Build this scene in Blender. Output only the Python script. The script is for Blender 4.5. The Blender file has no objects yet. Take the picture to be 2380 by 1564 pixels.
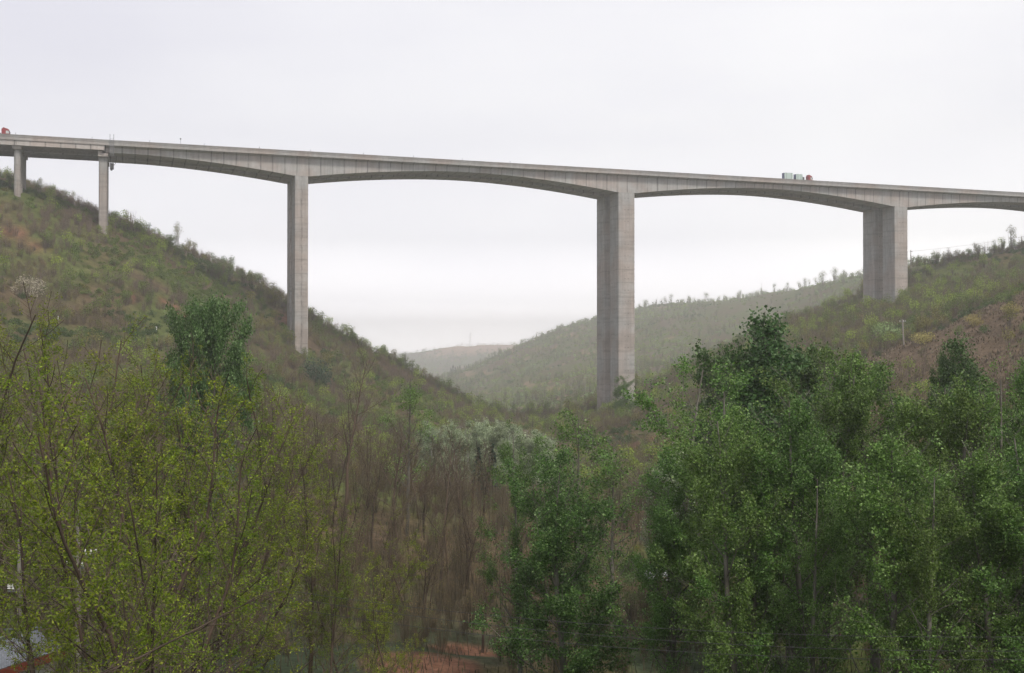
import bpy, math, random
import numpy as np
from mathutils import Vector, Matrix

# ------------------------------------------------------------------ camera
F = 2816.0            # focal length in units of a 2380-wide picture
PITCH = 0.00994
scn = bpy.context.scene
cd = bpy.data.cameras.new("camera"); cam = bpy.data.objects.new("camera", cd)
scn.collection.objects.link(cam); scn.camera = cam
cam.location = (0, 0, 0)
cam.rotation_euler = (math.pi / 2 + PITCH, 0, 0)
cd.sensor_width = 36.0; cd.lens = 36.0 * F / 2380.0
cd.clip_start = 0.5; cd.clip_end = 20000

# ------------------------------------------------------------------ world
SUN_EL, SUN_AZ = math.radians(52), math.radians(150)   # azimuth clockwise from +Y
w = bpy.data.worlds.new("World"); scn.world = w; w.use_nodes = True
nt = w.node_tree; nt.nodes.clear()
def N(t, kind, **kw):
    n = t.nodes.new(kind)
    for k, v in kw.items():
        if k in n.inputs: n.inputs[k].default_value = v
        else: setattr(n, k, v)
    return n
out = N(nt, 'ShaderNodeOutputWorld'); bg = N(nt, 'ShaderNodeBackground')
sky = N(nt, 'ShaderNodeTexSky'); sky.sky_type = 'NISHITA'; sky.sun_disc = False
sky.sun_elevation = SUN_EL; sky.sun_rotation = SUN_AZ
sky.dust_density = 6.0; sky.air_density = 1.0; sky.altitude = 800
tc = N(nt, 'ShaderNodeTexCoord'); sx = N(nt, 'ShaderNodeSeparateXYZ')
nt.links.new(tc.outputs['Generated'], sx.inputs[0])
rampz = N(nt, 'ShaderNodeValToRGB')     # cloud deck brightness by elevation
cr = rampz.color_ramp; cr.elements[0].position = 0.0; cr.elements[1].position = 1.0
cr.elements[0].color = (46, 44.5, 43.5, 1); cr.elements[1].color = (7.4, 7.4, 7.8, 1)
e = cr.elements.new(0.04); e.color = (21, 20.5, 20.3, 1)
e = cr.elements.new(0.09); e.color = (12.7, 12.55, 12.6, 1)
e = cr.elements.new(0.17); e.color = (10.6, 10.5, 10.6, 1)
e = cr.elements.new(0.36); e.color = (10.1, 10.0, 10.25, 1)
nt.links.new(sx.outputs['Z'], rampz.inputs['Fac'])
mp = N(nt, 'ShaderNodeMapping'); mp.inputs['Scale'].default_value = (1.0, 1.0, 3.2)
nz = N(nt, 'ShaderNodeTexNoise', Scale=2.2, Detail=5.0, Roughness=0.5)
nt.links.new(tc.outputs['Generated'], mp.inputs[0]); nt.links.new(mp.outputs[0], nz.inputs['Vector'])
crm = N(nt, 'ShaderNodeValToRGB'); crm.color_ramp.elements[0].position = 0.38; crm.color_ramp.elements[1].position = 0.62
crm.color_ramp.elements[0].color = (0.925, 0.925, 0.955, 1); crm.color_ramp.elements[1].color = (1.02, 1.02, 1.02, 1)
nt.links.new(nz.outputs['Fac'], crm.inputs['Fac'])
mul = N(nt, 'ShaderNodeMix', data_type='RGBA', blend_type='MULTIPLY'); mul.inputs['Factor'].default_value = 1
gx = N(nt, 'ShaderNodeValToRGB'); gx.color_ramp.elements[0].position = .30; gx.color_ramp.elements[0].color = (.90, .90, .94, 1)
gx.color_ramp.elements[1].position = .62; gx.color_ramp.elements[1].color = (1.03, 1.03, 1.03, 1)
ax = N(nt, 'ShaderNodeMath', operation='MULTIPLY_ADD'); ax.inputs[1].default_value = .5; ax.inputs[2].default_value = .5
nt.links.new(sx.outputs['X'], ax.inputs[0]); nt.links.new(ax.outputs[0], gx.inputs['Fac'])
mg = N(nt, 'ShaderNodeMix', data_type='RGBA', blend_type='MULTIPLY'); mg.inputs['Factor'].default_value = 1
nt.links.new(crm.outputs['Color'], mg.inputs['A']); nt.links.new(gx.outputs['Color'], mg.inputs['B'])
nt.links.new(rampz.outputs['Color'], mul.inputs['A']); nt.links.new(mg.outputs['Result'], mul.inputs['B'])
mx = N(nt, 'ShaderNodeMix', data_type='RGBA'); mx.inputs['Factor'].default_value = 0.93
nt.links.new(sky.outputs['Color'], mx.inputs['A']); nt.links.new(mul.outputs['Result'], mx.inputs['B'])
nt.links.new(mx.outputs['Result'], bg.inputs['Color']); bg.inputs['Strength'].default_value = 0.10
nt.links.new(bg.outputs[0], out.inputs['Surface'])
# ------------------------------------------------------------------ sun
sd = bpy.data.lights.new("sun", 'SUN'); so = bpy.data.objects.new("sun", sd); scn.collection.objects.link(so)
sd.energy = 2.6; sd.angle = math.radians(12); sd.color = (1.0, 0.93, 0.82)
sv = Vector((math.sin(SUN_AZ) * math.cos(SUN_EL), math.cos(SUN_AZ) * math.cos(SUN_EL), math.sin(SUN_EL)))
so.rotation_euler = sv.to_track_quat('Z', 'Y').to_euler()
scn.view_settings.view_transform = 'Standard'; scn.view_settings.look = 'None'
scn.view_settings.exposure = 0.0; scn.view_settings.gamma = 1.0
scn.cycles.max_bounces = 5; scn.cycles.diffuse_bounces = 2; scn.cycles.transmission_bounces = 2
scn.cycles.volume_bounces = 3; scn.cycles.transparent_max_bounces = 4
scn.cycles.use_denoising = True

# ------------------------------------------------------------------ helpers
COL = scn.collection
def P(x, y, Y):
    if Y > 620: Y = 620+(min(Y, 1300)-620)*2.5+max(0, Y-1300)*1.15      # distances beyond the near ridges, stretched so more haze veils the far hills
    u = (x - 1190) / F; v = (782 - y) / F
    yw = math.cos(PITCH) - v * math.sin(PITCH); zw = math.sin(PITCH) + v * math.cos(PITCH)
    k = Y / yw
    return Vector((u * k, Y, zw * k))
def tag(o, label=None, cat=None, group=None, kind=None):
    if label: o['label'] = label
    if cat: o['category'] = cat
    if group: o['group'] = group
    if kind: o['kind'] = kind
    return o
def mesh_np(name, V, polys, mats, col=None, midx=None, smooth=False):
    """polys: list of int arrays (n,k)."""
    me = bpy.data.meshes.new(name)
    V = np.asarray(V, dtype=np.float32)
    me.vertices.add(len(V)); me.vertices.foreach_set('co', V.ravel())
    polys = [np.asarray(p, dtype=np.int32) for p in polys if len(p)]
    li = np.concatenate([p.ravel() for p in polys]); tot = np.concatenate([np.full(len(p), p.shape[1], np.int32) for p in polys])
    st = np.concatenate([[0], np.cumsum(tot)[:-1]]).astype(np.int32)
    me.loops.add(len(li)); me.loops.foreach_set('vertex_index', li)
    me.polygons.add(len(tot)); me.polygons.foreach_set('loop_start', st); me.polygons.foreach_set('loop_total', tot)
    if midx is not None: me.polygons.foreach_set('material_index', np.asarray(midx, np.int32))
    if smooth: me.polygons.foreach_set('use_smooth', np.ones(len(tot), bool))
    for m in (mats if isinstance(mats, (list, tuple)) else [mats]): me.materials.append(m)
    if col is not None:
        a = me.color_attributes.new('tint', 'FLOAT_COLOR', 'POINT')
        c = np.ones((len(V), 4), np.float32); c[:, :3] = col; a.data.foreach_set('color', c.ravel())
    me.update(calc_edges=True)
    return me
def obj(name, me, parent=None, loc=(0, 0, 0), rz=0.0, sc=1.0):
    o = bpy.data.objects.new(name, me); COL.objects.link(o); o.parent = parent
    o.location = loc; o.rotation_euler = (0, 0, rz)
    o.scale = (sc, sc, sc) if not isinstance(sc, (tuple, list)) else sc
    return o
def empty(name, loc, rz=0.0, sc=1.0):
    o = bpy.data.objects.new(name, None); COL.objects.link(o); o.location = loc; o.rotation_euler = (0, 0, rz)
    o.scale = (sc, sc, sc) if not isinstance(sc, (tuple, list)) else sc
    o.empty_display_size = 0.5
    return o
class MB:
    def __init__(s): s.v = []; s.f = []
    def hexa(s, c):      # 8 corners: bottom 4 ccw, top 4 ccw
        b = len(s.v); s.v += [tuple(p) for p in c]
        s.f += [(b, b+3, b+2, b+1), (b+4, b+5, b+6, b+7)] + [(b+i, b+(i+1) % 4, b+4+(i+1) % 4, b+4+i) for i in range(4)]
        return s
    def box(s, x0, y0, z0, x1, y1, z1, bev=0.0):
        if bev <= 0: return s.hexa([(x0,y0,z0),(x1,y0,z0),(x1,y1,z0),(x0,y1,z0),(x0,y0,z1),(x1,y0,z1),(x1,y1,z1),(x0,y1,z1)])
        return s.prism([(x0+bev,y0),(x1-bev,y0),(x1,y0+bev),(x1,y1-bev),(x1-bev,y1),(x0+bev,y1),(x0,y1-bev),(x0,y0+bev)], z0, z1)
    def prism(s, poly, z0, z1):
        b = len(s.v); n = len(poly)
        s.v += [(x, y, z0) for x, y in poly] + [(x, y, z1) for x, y in poly]
        s.f += [tuple(b+i for i in range(n))[::-1], tuple(b+n+i for i in range(n))] + [(b+i, b+(i+1) % n, b+n+(i+1) % n, b+n+i) for i in range(n)]
        return s
    def extrude_y(s, poly, y0, y1):    # poly in (x,z)
        b = len(s.v); n = len(poly)
        s.v += [(x, y0, z) for x, z in poly] + [(x, y1, z) for x, z in poly]
        s.f += [tuple(b+i for i in range(n)), tuple(b+n+i for i in range(n))[::-1]] + [(b+i, b+n+i, b+n+(i+1) % n, b+(i+1) % n) for i in range(n)]
        return s
    def tube(s, pts, r, n=8):
        b = len(s.v); pts = [Vector(p) for p in pts]
        for i, p in enumerate(pts):
            d = (pts[min(i+1, len(pts)-1)] - pts[max(i-1, 0)]).normalized()
            a = d.orthogonal().normalized() if abs(d.z) < .99 else Vector((1, 0, 0)); c = d.cross(a)
            rr = r[i] if isinstance(r, (list, tuple)) else r
            for k in range(n):
                t = 2 * math.pi * k / n; s.v.append(tuple(p + (a * math.cos(t) + c * math.sin(t)) * rr))
        for i in range(len(pts)-1):
            for k in range(n):
                s.f.append((b+i*n+k, b+i*n+(k+1) % n, b+(i+1)*n+(k+1) % n, b+(i+1)*n+k))
        s.f.append(tuple(b+k for k in range(n))[::-1]); s.f.append(tuple(b+(len(pts)-1)*n+k for k in range(n)))
        return s
    def build(s, name, mat, parent=None, loc=(0, 0, 0), rz=0.0):
        me = bpy.data.meshes.new(name); me.from_pydata(s.v, [], s.f); me.materials.append(mat)
        import bmesh
        bm = bmesh.new(); bm.from_mesh(me); bmesh.ops.recalc_face_normals(bm, faces=bm.faces); bm.to_mesh(me); bm.free()
        return obj(name, me, parent, loc, rz)

# ------------------------------------------------------------------ numpy noise
_rs = np.random.RandomState(7); _tab = _rs.rand(256, 256)
def vnoise(x, y):
    xi = np.floor(x).astype(int); yi = np.floor(y).astype(int); fx = x - xi; fy = y - yi
    fx = fx*fx*(3-2*fx); fy = fy*fy*(3-2*fy)
    g = lambda a, b: _tab[a % 256, b % 256]
    return (g(xi, yi)*(1-fx)+g(xi+1, yi)*fx)*(1-fy)+(g(xi, yi+1)*(1-fx)+g(xi+1, yi+1)*fx)*fy
def fbm(x, y, o=4):
    s = 0; a = .5; t = 0
    for i in range(o): s = s + a*vnoise(x*2**i+17*i, y*2**i+31*i); t += a; a *= .5
    return s/t

# ------------------------------------------------------------------ terrain shape: surveyed points (x, y in picture, distance)
CP = [ # valley floor near
 (-600,2900,20),(200,2900,20),(1190,2900,20),(2200,2900,20),(3000,2900,20),
 (-600,2050,45),(100,2050,45),(700,2050,45),(1190,2080,45),(1800,2060,45),(2380,2000,45),(3000,1900,45),
 (-500,1700,70),(150,1640,70),(600,1620,72),(1000,1600,76),(1300,1640,74),(1700,1640,74),(2100,1600,74),(2500,1500,74),
 (100,1330,105),(500,1370,105),(950,1440,98),(1300,1430,105),(1700,1400,105),(2100,1330,105),(2500,1200,105),
 (100,1070,150),(450,1090,150),(800,1150,150),(1100,1220,150),(1400,1250,150),(1700,1180,150),(2000,1080,150),(2350,960,150),
 (0,870,220),(250,880,220),(550,930,220),(850,1020,225),(1100,1090,220),(1250,1100,220),(1450,1080,225),(1700,1020,220),(1950,950,220),(2200,880,225),(2400,800,225),
 (0,730,285),(250,770,290),(500,840,290),(750,925,300),(1000,1015,310),(1180,1050,320),(1350,1040,310),(1550,980,310),(1800,900,310),(2040,862,262),(2100,806,290),(2250,730,300),(2390,690,290),
 (0,570,340),(200,640,340),(450,720,350),(650,830,360),(850,930,370),
 (-300,330,375),(40,442,375),(238,540,381),(450,660,388),(690,804,398),(900,900,400),(1100,985,410),(1250,985,425),(1430,948,433),(1560,895,440),(1700,830,450),(1900,745,458),(2060,703,470),(2200,670,450),(2390,625,430),(2700,500,430),
 (-300,290,420),(0,425,410),(110,452,415),(250,505,430),(345,545,440),(440,590,450),(520,625,465),(600,668,480),(660,697,490),(720,742,500),(780,780,510),(850,818,520),(900,842,530),(950,868,540),(1000,900,550),(1060,935,560),(1110,965,570),(1160,992,585),
 (2110,630,530),(2200,605,520),(2300,580,510),(2390,555,510),(2700,420,510),
 # behind the left ridge
 (0,520,520),(250,620,540),(440,690,560),(600,760,590),(720,830,620),(850,900,640),(1000,950,660),
 (1190,975,620),(1260,960,640),(1350,925,640),(1480,890,650),(1600,850,640),(1750,790,640),(1900,735,620),(2100,690,620),(2300,660,620),
 (1120,905,900),(1220,880,850),(1340,845,850),(1480,805,860),(1650,765,860),(1800,730,850),(1950,700,780),
 (1050,868,1080),(1120,838,1080),(1200,805,1090),(1290,765,1100),(1387,739,1100),(1480,718,1100),(1560,706,1080),(1690,693,1040),(1800,677,980),(1950,652,860),(2010,640,820),(2110,630,760),(2300,640,700),(2600,600,700),
 (1050,900,1300),(1200,870,1300),(1400,820,1300),(1700,790,1250),(2000,760,1200),(2400,760,1200),
 (-300,700,800),(200,760,800),(600,860,850),(900,900,950),
 (200,850,1500),(600,865,1500),(900,880,1500),(1000,885,1600),
 (200,850,2400),(700,850,2500),(920,836,2500),(1000,813,2550),(1090,800,2600),(1200,802,2600),(1320,803,2600),(1500,812,2500),(1900,820,2500),(2500,820,2500),
 (200,830,3600),(1000,828,3600),(1190,828,3600),(1600,828,3600),(2400,828,3600),
]
def tocoord(X, Y):
    r = np.hypot(X, Y); th = np.arctan2(X, Y)
    return th / 0.12, np.log(np.maximum(r, 1)) / 0.28
pts = np.array([list(P(*c)) for c in CP]); pu, pv = tocoord(pts[:, 0], pts[:, 1])
_cy = np.array([c[2] for c in CP]); _cx = np.array([c[0] for c in CP])
pts[:, 2] -= np.where(_cy > 650, 4.0, np.where(_cy >= 295, np.where(_cx < 620, -.9, 1.4), np.where(_cy > 195, 1.5, 0)))*np.where((_cx > 2030) & (_cy < 300), .2, 1.0)   # the survey saw the scrub tops, not the soil
# work with z / r^0.6 so that near and far points carry like weight
def wt(r): return np.maximum(r, 5.0)**0.6
tz = pts[:, 2] / wt(np.hypot(pts[:, 0], pts[:, 1]))
def U(r2): return 0.5*r2*np.log(np.maximum(r2, 1e-12))
n = len(CP); d2 = (pu[:, None]-pu)**2+(pv[:, None]-pv)**2
K = U(d2) + np.eye(n)*0.02; Pm = np.stack([np.ones(n), pu, pv], 1)
A = np.zeros((n+3, n+3)); A[:n, :n] = K; A[:n, n:] = Pm; A[n:, :n] = Pm.T
SOL = np.linalg.solve(A, np.concatenate([tz, np.zeros(3)]))
def Hbase(X, Y):
    X = np.asarray(X, float); Y = np.asarray(Y, float); r = np.hypot(X, Y); th = np.arctan2(X, Y)
    lim = math.radians(30); thc = np.clip(th, -lim, lim)
    u, v = thc/0.12, np.log(np.clip(r, 14, 5100))/0.28
    s = SOL[n]+SOL[n+1]*u+SOL[n+2]*v
    sh = s.shape; s = s.ravel(); uf = u.ravel(); vf = v.ravel()
    for a in range(0, len(s), 20000):
        q = (uf[a:a+20000, None]-pu)**2+(vf[a:a+20000, None]-pv)**2
        s[a:a+20000] += U(q) @ SOL[:n]
    z = s.reshape(sh)*wt(np.clip(r, 14, 5100))
    return np.clip(z, -110, 150)
def Hf(X, Y):
    X = np.asarray(X, float); Y = np.asarray(Y, float); r = np.hypot(X, Y)
    z = Hbase(X, Y); am = np.clip(r/60.0, 0.2, 6.0)
    # gullies and terraces of the loess slopes
    nz_ = (fbm(X/70+5, Y/70+9, 4)-.5)*am*1.5 + (fbm(X/16, Y/16, 3)-.5)*np.clip(am, 0, 2.2)*.8 + (fbm(X/4, Y/4, 2)-.5)*.5
    sm = np.clip((X/Y-.22)*12, 0, 1)*np.clip((Y-150)/50, 0, 1)*np.clip((360-Y)/50, 0, 1)*(Y > 1)
    nz_ += sm*((np.abs(fbm(X/11+2, Y/15+4, 4)-.5)*-5.0)+.6)
    nz_ += (np.abs(fbm(X/130+3, Y/130+1, 3)-.5))*-am*2.0 + am*.25
    return z + nz_
def Hs(x, y): return float(Hf(np.array([x]), np.array([y]))[0])
def hit(x, y, Ya=40., Yb=2600.):
    Ys = np.exp(np.linspace(math.log(Ya), math.log(Yb), 700)); q = P(x, y, 100.0); X = q.x/100*Ys
    d = q.z/100*Ys-Hf(X, Ys); i = np.argmax(d < 0) if (d < 0).any() else 699
    return float(X[i]), float(Ys[i])
# bare soil patches: world position, radii, kind (0 brown, 1 red)
SOIL = []
def soil(x, y, Y, rx, ry, k):
    p = P(x, y, Y)
    if 150 < Y < 620: hx, hy = hit(x, y, 150.); p = Vector((hx, hy, 0)) if abs(hy-Y) < 120 else p
    SOIL.append((p.x, p.y, rx, ry, k))
soil(70,560,350,8,4,1); soil(310,690,325,2.5,5,1); soil(450,745,322,5,3,1); soil(400,715,322,4,2,1); soil(665,748,420,5,5,1); soil(610,680,420,4,4,0); soil(150,850,230,4,3,1); soil(350,655,350,6,5,0)
soil(1005,1535,80,3.6,4,1); soil(1080,1480,88,3,2,1); soil(1480,1035,205,9,5,1); soil(1560,1000,230,7,6,0)
soil(2230,760,275,36,42,0); soil(2370,700,280,24,34,0); soil(2120,830,270,26,26,0); soil(2330,800,240,34,34,0); soil(2420,840,220,34,40,0)
soil(1120,818,2540,190,420,2); soil(1180,875,1000,40,60,0); soil(1300,870,900,20,30,0); soil(1600,705,1070,60,40,1); soil(1690,696,1040,60,40,1)
soil(1200,985,520,6,16,1); soil(1140,865,1020,60,20,0); soil(620,1000,175,4,4,1)
soil(860,1250,125,3,3,0); soil(700,790,405,14,8,0)
def soilmask(X, Y):
    m = np.zeros_like(X); k = np.zeros_like(X)
    wx = (fbm(X/9, Y/9, 3)-.5)*1.1
    for sx_, sy_, rx, ry, kk in SOIL:
        d = 1-np.sqrt(((X-sx_)/rx)**2+((Y-sy_)/ry)**2)+wx
        d = np.clip(d*3, 0, 1); k = np.where(d > m, kk, k); m = np.maximum(m, d)
    return m, k
# ------------------------------------------------------------------ materials
def newmat(name):
    m = bpy.data.materials.new(name); m.use_nodes = True; t = m.node_tree; t.nodes.clear()
    o = N(t, 'ShaderNodeOutputMaterial'); b = N(t, 'ShaderNodeBsdfPrincipled'); t.links.new(b.outputs[0], o.inputs['Surface'])
    b.inputs['Roughness'].default_value = .85; b.inputs['Specular IOR Level'].default_value = .2
    return m, t, b, o
def flat(name, c, rough=.7, metal=0, var=.12, scale=3.0):
    m, t, b, o = newmat(name); tc_ = N(t, 'ShaderNodeTexCoord')
    nz_ = N(t, 'ShaderNodeTexNoise', Scale=scale, Detail=4.0); t.links.new(tc_.outputs['Object'], nz_.inputs['Vector'])
    r = N(t, 'ShaderNodeValToRGB'); r.color_ramp.elements[0].position = .3; r.color_ramp.elements[1].position = .7
    r.color_ramp.elements[0].color = tuple(v*(1-var) for v in c)+(1,); r.color_ramp.elements[1].color = tuple(min(1, v*(1+var)) for v in c)+(1,)
    t.links.new(nz_.outputs['Fac'], r.inputs['Fac']); t.links.new(r.outputs['Color'], b.inputs['Base Color'])
    b.inputs['Roughness'].default_value = rough; b.inputs['Metallic'].default_value = metal
    return m
def tintmat(name, transl=0.3, rough=.55, hv=.03, noise=0.0, spec=.25):
    m, t, b, o = newmat(name); at = N(t, 'ShaderNodeAttribute', attribute_name='tint')
    oi = N(t, 'ShaderNodeObjectInfo'); hs = N(t, 'ShaderNodeHueSaturation')
    mr = N(t, 'ShaderNodeMapRange'); mr.inputs['To Min'].default_value = .5-hv; mr.inputs['To Max'].default_value = .5
    mv = N(t, 'ShaderNodeMapRange'); mv.inputs['To Min'].default_value = .82; mv.inputs['To Max'].default_value = 1.18
    mm = N(t, 'ShaderNodeMath', operation='MULTIPLY'); mm.inputs[1].default_value = 7.31; fr = N(t, 'ShaderNodeMath', operation='FRACT')
    t.links.new(oi.outputs['Random'], mr.inputs[0]); t.links.new(oi.outputs['Random'], mm.inputs[0]); t.links.new(mm.outputs[0], fr.inputs[0]); t.links.new(fr.outputs[0], mv.inputs[0])
    t.links.new(at.outputs['Color'], hs.inputs['Color']); t.links.new(mr.outputs[0], hs.inputs['Hue']); t.links.new(mv.outputs[0], hs.inputs['Value'])
    t.links.new(hs.outputs[0], b.inputs['Base Color'])
    b.inputs['Roughness'].default_value = rough; b.inputs['Specular IOR Level'].default_value = spec
    if transl > 0:
        tr = N(t, 'ShaderNodeBsdfTranslucent'); ms = N(t, 'ShaderNodeMixShader'); ms.inputs[0].default_value = transl
        t.links.new(hs.outputs[0], tr.inputs['Color']); t.links.new(b.outputs[0], ms.inputs[1]); t.links.new(tr.outputs[0], ms.inputs[2]); t.links.new(ms.outputs[0], o.inputs['Surface'])
    return m
LEAF = tintmat('leaf', .33, .5)
TWIG = tintmat('twig', 0.0, .9, .01)
SCRUB = tintmat('scrub_leaf', .2, .8, .02, spec=.1)
def concrete(name, base, joint=0.0, lift=0.0, holes=False, streak=1.0, seamline=False):
    m, t, b, o = newmat(name); tc_ = N(t, 'ShaderNodeTexCoord'); s = N(t, 'ShaderNodeSeparateXYZ'); t.links.new(tc_.outputs['Object'], s.inputs[0])
    L = t.links
    def noise(scale, vec, det=5.0, sc3=None):
        q = N(t, 'ShaderNodeTexNoise', Scale=scale, Detail=det, Roughness=.6)
        if sc3:
            mp_ = N(t, 'ShaderNodeMapping'); mp_.inputs['Scale'].default_value = sc3; L.new(vec, mp_.inputs[0]); L.new(mp_.outputs[0], q.inputs['Vector'])
        else: L.new(vec, q.inputs['Vector'])
        return q.outputs['Fac']
    def rng_(v, a, b_, c, d):
        q = N(t, 'ShaderNodeMapRange'); q.inputs[1].default_value = a; q.inputs[2].default_value = b_; q.inputs[3].default_value = c; q.inputs[4].default_value = d
        L.new(v, q.inputs[0]); return q.outputs[0]
    def M(op, a, b_=None):
        q = N(t, 'ShaderNodeMath', operation=op)
        for i, v in enumerate((a, b_)):
            if v is None: continue
            if isinstance(v, (int, float)): q.inputs[i].default_value = v
            else: L.new(v, q.inputs[i])
        return q.outputs[0]
    vec = tc_.outputs['Object']
    f = M('MULTIPLY', rng_(noise(.18, vec), .3, .7, .84, 1.10), rng_(noise(1.3, vec, 6), .3, .7, .93, 1.06))
    f = M('MULTIPLY', f, rng_(noise(1.0, vec, 4, (1.1, 1.1, .07)), .35, .7, 1.06, 1-.20*streak))      # rain streaks
    f = M('MULTIPLY', f, rng_(noise(1.0, vec, 3, (.25, .25, 2.2)), .3, .7, .96, 1.04))                # board marks
    if joint > 0:
        fr = M('FRACT', M('DIVIDE', s.outputs['X'], joint)); d = M('ABSOLUTE', M('SUBTRACT', fr, .5))
        wob = noise(.9, vec, 4, (1, 1, .5)); wid = rng_(wob, .35, .65, .468, .497)
        ln = M('LESS_THAN', wid, d)
        soft = rng_(d, .40, .5, 0, 1); soft = M('MULTIPLY', soft, rng_(noise(.7, vec, 3, (1, 1, .25)), .40, .62, 0, .5))
        f = M('MULTIPLY', f, M('SUBTRACT', 1, M('MULTIPLY', ln, .5))); f = M('MULTIPLY', f, M('SUBTRACT', 1, soft))
    if lift > 0:
        fr = M('FRACT', M('DIVIDE', s.outputs['Z'], lift)); ln = M('LESS_THAN', fr, .022)
        f = M('MULTIPLY', f, M('SUBTRACT', 1, M('MULTIPLY', ln, rng_(noise(.6, vec), .4, .62, .08, .5))))
        cell = N(t, 'ShaderNodeTexWhiteNoise', noise_dimensions='1D'); L.new(M('FLOOR', M('DIVIDE', s.outputs['Z'], lift)), cell.inputs['W'])
        f = M('MULTIPLY', f, rng_(cell.outputs['Value'], 0, 1, .95, 1.05))
    if holes:
        frz = M('SUBTRACT', M('FRACT', M('DIVIDE', s.outputs['Z'], 4.1)), .5); dz = M('MULTIPLY', frz, 4.1)
        dx = M('SUBTRACT', M('ABSOLUTE', s.outputs['X']), .6)
        dd = M('SQRT', M('ADD', M('MULTIPLY', dx, dx), M('MULTIPLY', dz, dz)))
        f = M('MULTIPLY', f, M('SUBTRACT', 1, M('MULTIPLY', M('LESS_THAN', dd, .17), .6)))
    if lift > 0:       # weathered horizontal bands and patch repairs
        f = M('MULTIPLY', f, rng_(noise(1.0, vec, 4, (.10, .10, .9)), .52, .68, 1.0, .80))
        f = M('MULTIPLY', f, rng_(noise(1.0, vec, 5, (.5, .5, .22)), .56, .70, 1.0, .84))
    if seamline:
        wx = M('ADD', s.outputs['X'], rng_(noise(.4, vec, 4), .3, .7, -.25, .25))
        ln = rng_(M('ABSOLUTE', wx), .05, .4, 1, 0)
        f = M('MULTIPLY', f, M('SUBTRACT', 1, M('MULTIPLY', ln, rng_(noise(.8, vec, 5, (1, 1, .5)), .38, .6, .05, .5))))
    mixc = N(t, 'ShaderNodeMix', data_type='RGBA'); mixc.inputs['A'].default_value = (base[0]*1.05, base[1]*.97, base[2]*.93, 1); mixc.inputs['B'].default_value = (base[0]*.96, base[1]*1.0, base[2]*1.02, 1)
    L.new(rng_(noise(.09, vec, 3), .4, .6, 0, 1), mixc.inputs['Factor'])
    vm = N(t, 'ShaderNodeVectorMath', operation='SCALE'); L.new(mixc.outputs['Result'], vm.inputs[0]); L.new(f, vm.inputs['Scale'])
    L.new(vm.outputs[0], b.inputs['Base Color'])
    bp = N(t, 'ShaderNodeBump', Strength=.25, Distance=.05); L.new(noise(4.0, vec, 5), bp.inputs['Height']); L.new(bp.outputs[0], b.inputs['Normal'])
    b.inputs['Roughness'].default_value = .9
    return m
CB = (.425, .402, .388)
C_WEB = concrete('girder_concrete', CB, joint=3.9)
C_LEG = concrete('pier_concrete', CB, lift=4.6, holes=True)
C_LEG2 = concrete('pier_concrete_seam', CB, lift=4.6, seamline=True)
C_BAR = concrete('barrier_concrete', tuple(v*.86 for v in CB), streak=.7)
C_APP = concrete('approach_concrete', tuple(v*.9 for v in CB), lift=5.5, streak=1.2)
C_EDGE = concrete('edge_girder_concrete', tuple(v*1.08 for v in CB), joint=4.4, streak=.6)
C_DARK = flat('joint_stain', (.10, .09, .085), .95)
ASPH = flat('asphalt', (.055, .055, .057), .9, var=.2)

# ground
gm, t, b, o = newmat('slope_soil'); L = t.links
tc_ = N(t, 'ShaderNodeTexCoord'); at = N(t, 'ShaderNodeAttribute', attribute_name='tint')
n1 = N(t, 'ShaderNodeTexNoise', Scale=.35, Detail=8.0, Roughness=.68); L.new(tc_.outputs['Object'], n1.inputs['Vector'])
n2 = N(t, 'ShaderNodeTexNoise', Scale=2.6, Detail=6.0, Roughness=.7); L.new(tc_.outputs['Object'], n2.inputs['Vector'])
r1 = N(t, 'ShaderNodeMapRange'); r1.inputs[1].default_value = .3; r1.inputs[2].default_value = .7; r1.inputs[3].default_value = .5; r1.inputs[4].default_value = 1.5; L.new(n1.outputs['Fac'], r1.inputs[0])
r2 = N(t, 'ShaderNodeMapRange'); r2.inputs[1].default_value = .3; r2.inputs[2].default_value = .7; r2.inputs[3].default_value = .65; r2.inputs[4].default_value = 1.35; L.new(n2.outputs['Fac'], r2.inputs[0])
ml = N(t, 'ShaderNodeMath', operation='MULTIPLY'); L.new(r1.outputs[0], ml.inputs[0]); L.new(r2.outputs[0], ml.inputs[1])
vs = N(t, 'ShaderNodeVectorMath', operation='SCALE'); L.new(at.outputs['Color'], vs.inputs[0]); L.new(ml.outputs[0], vs.inputs['Scale']); L.new(vs.outputs[0], b.inputs['Base Color'])
bp = N(t, 'ShaderNodeBump', Strength=.9, Distance=.6); L.new(n1.outputs['Fac'], bp.inputs['Height']); L.new(bp.outputs[0], b.inputs['Normal'])
b.inputs['Roughness'].default_value = 1.0; b.inputs['Specular IOR Level'].default_value = .05
GROUND = gm

# ------------------------------------------------------------------ terrain mesh
TH = np.concatenate([np.radians(np.linspace(-36, 36, 561)), np.radians(np.linspace(40, 320, 71))])
RR = np.exp(np.linspace(math.log(3.0), math.log(5200), 500))
tt, rr = np.meshgrid(TH, RR); GX = rr*np.sin(tt); GY = rr*np.cos(tt); GZ = Hf(GX, GY)
GREEN1 = np.array([.090, .110, .034]); BROWN1 = np.array([.105, .078, .046])
nzg = fbm(GX/22+40, GY/22+11, 4); m_, k_ = soilmask(GX, GY)
gc = BROWN1 + (GREEN1-BROWN1)*np.clip((nzg-.38)*4, 0, 1)[..., None]
fz_ = np.mod((Hbase(GX, GY)+fbm(GX/40, GY/40, 3)*9)/15.0, 1); ter = np.clip((GY-640)/100, 0, 1)*(fz_ < .17)*(fbm(GX/50+8, GY/50, 2) > .40)*(fbm(GX/130+4, GY/130+60, 3) > .46)
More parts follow.
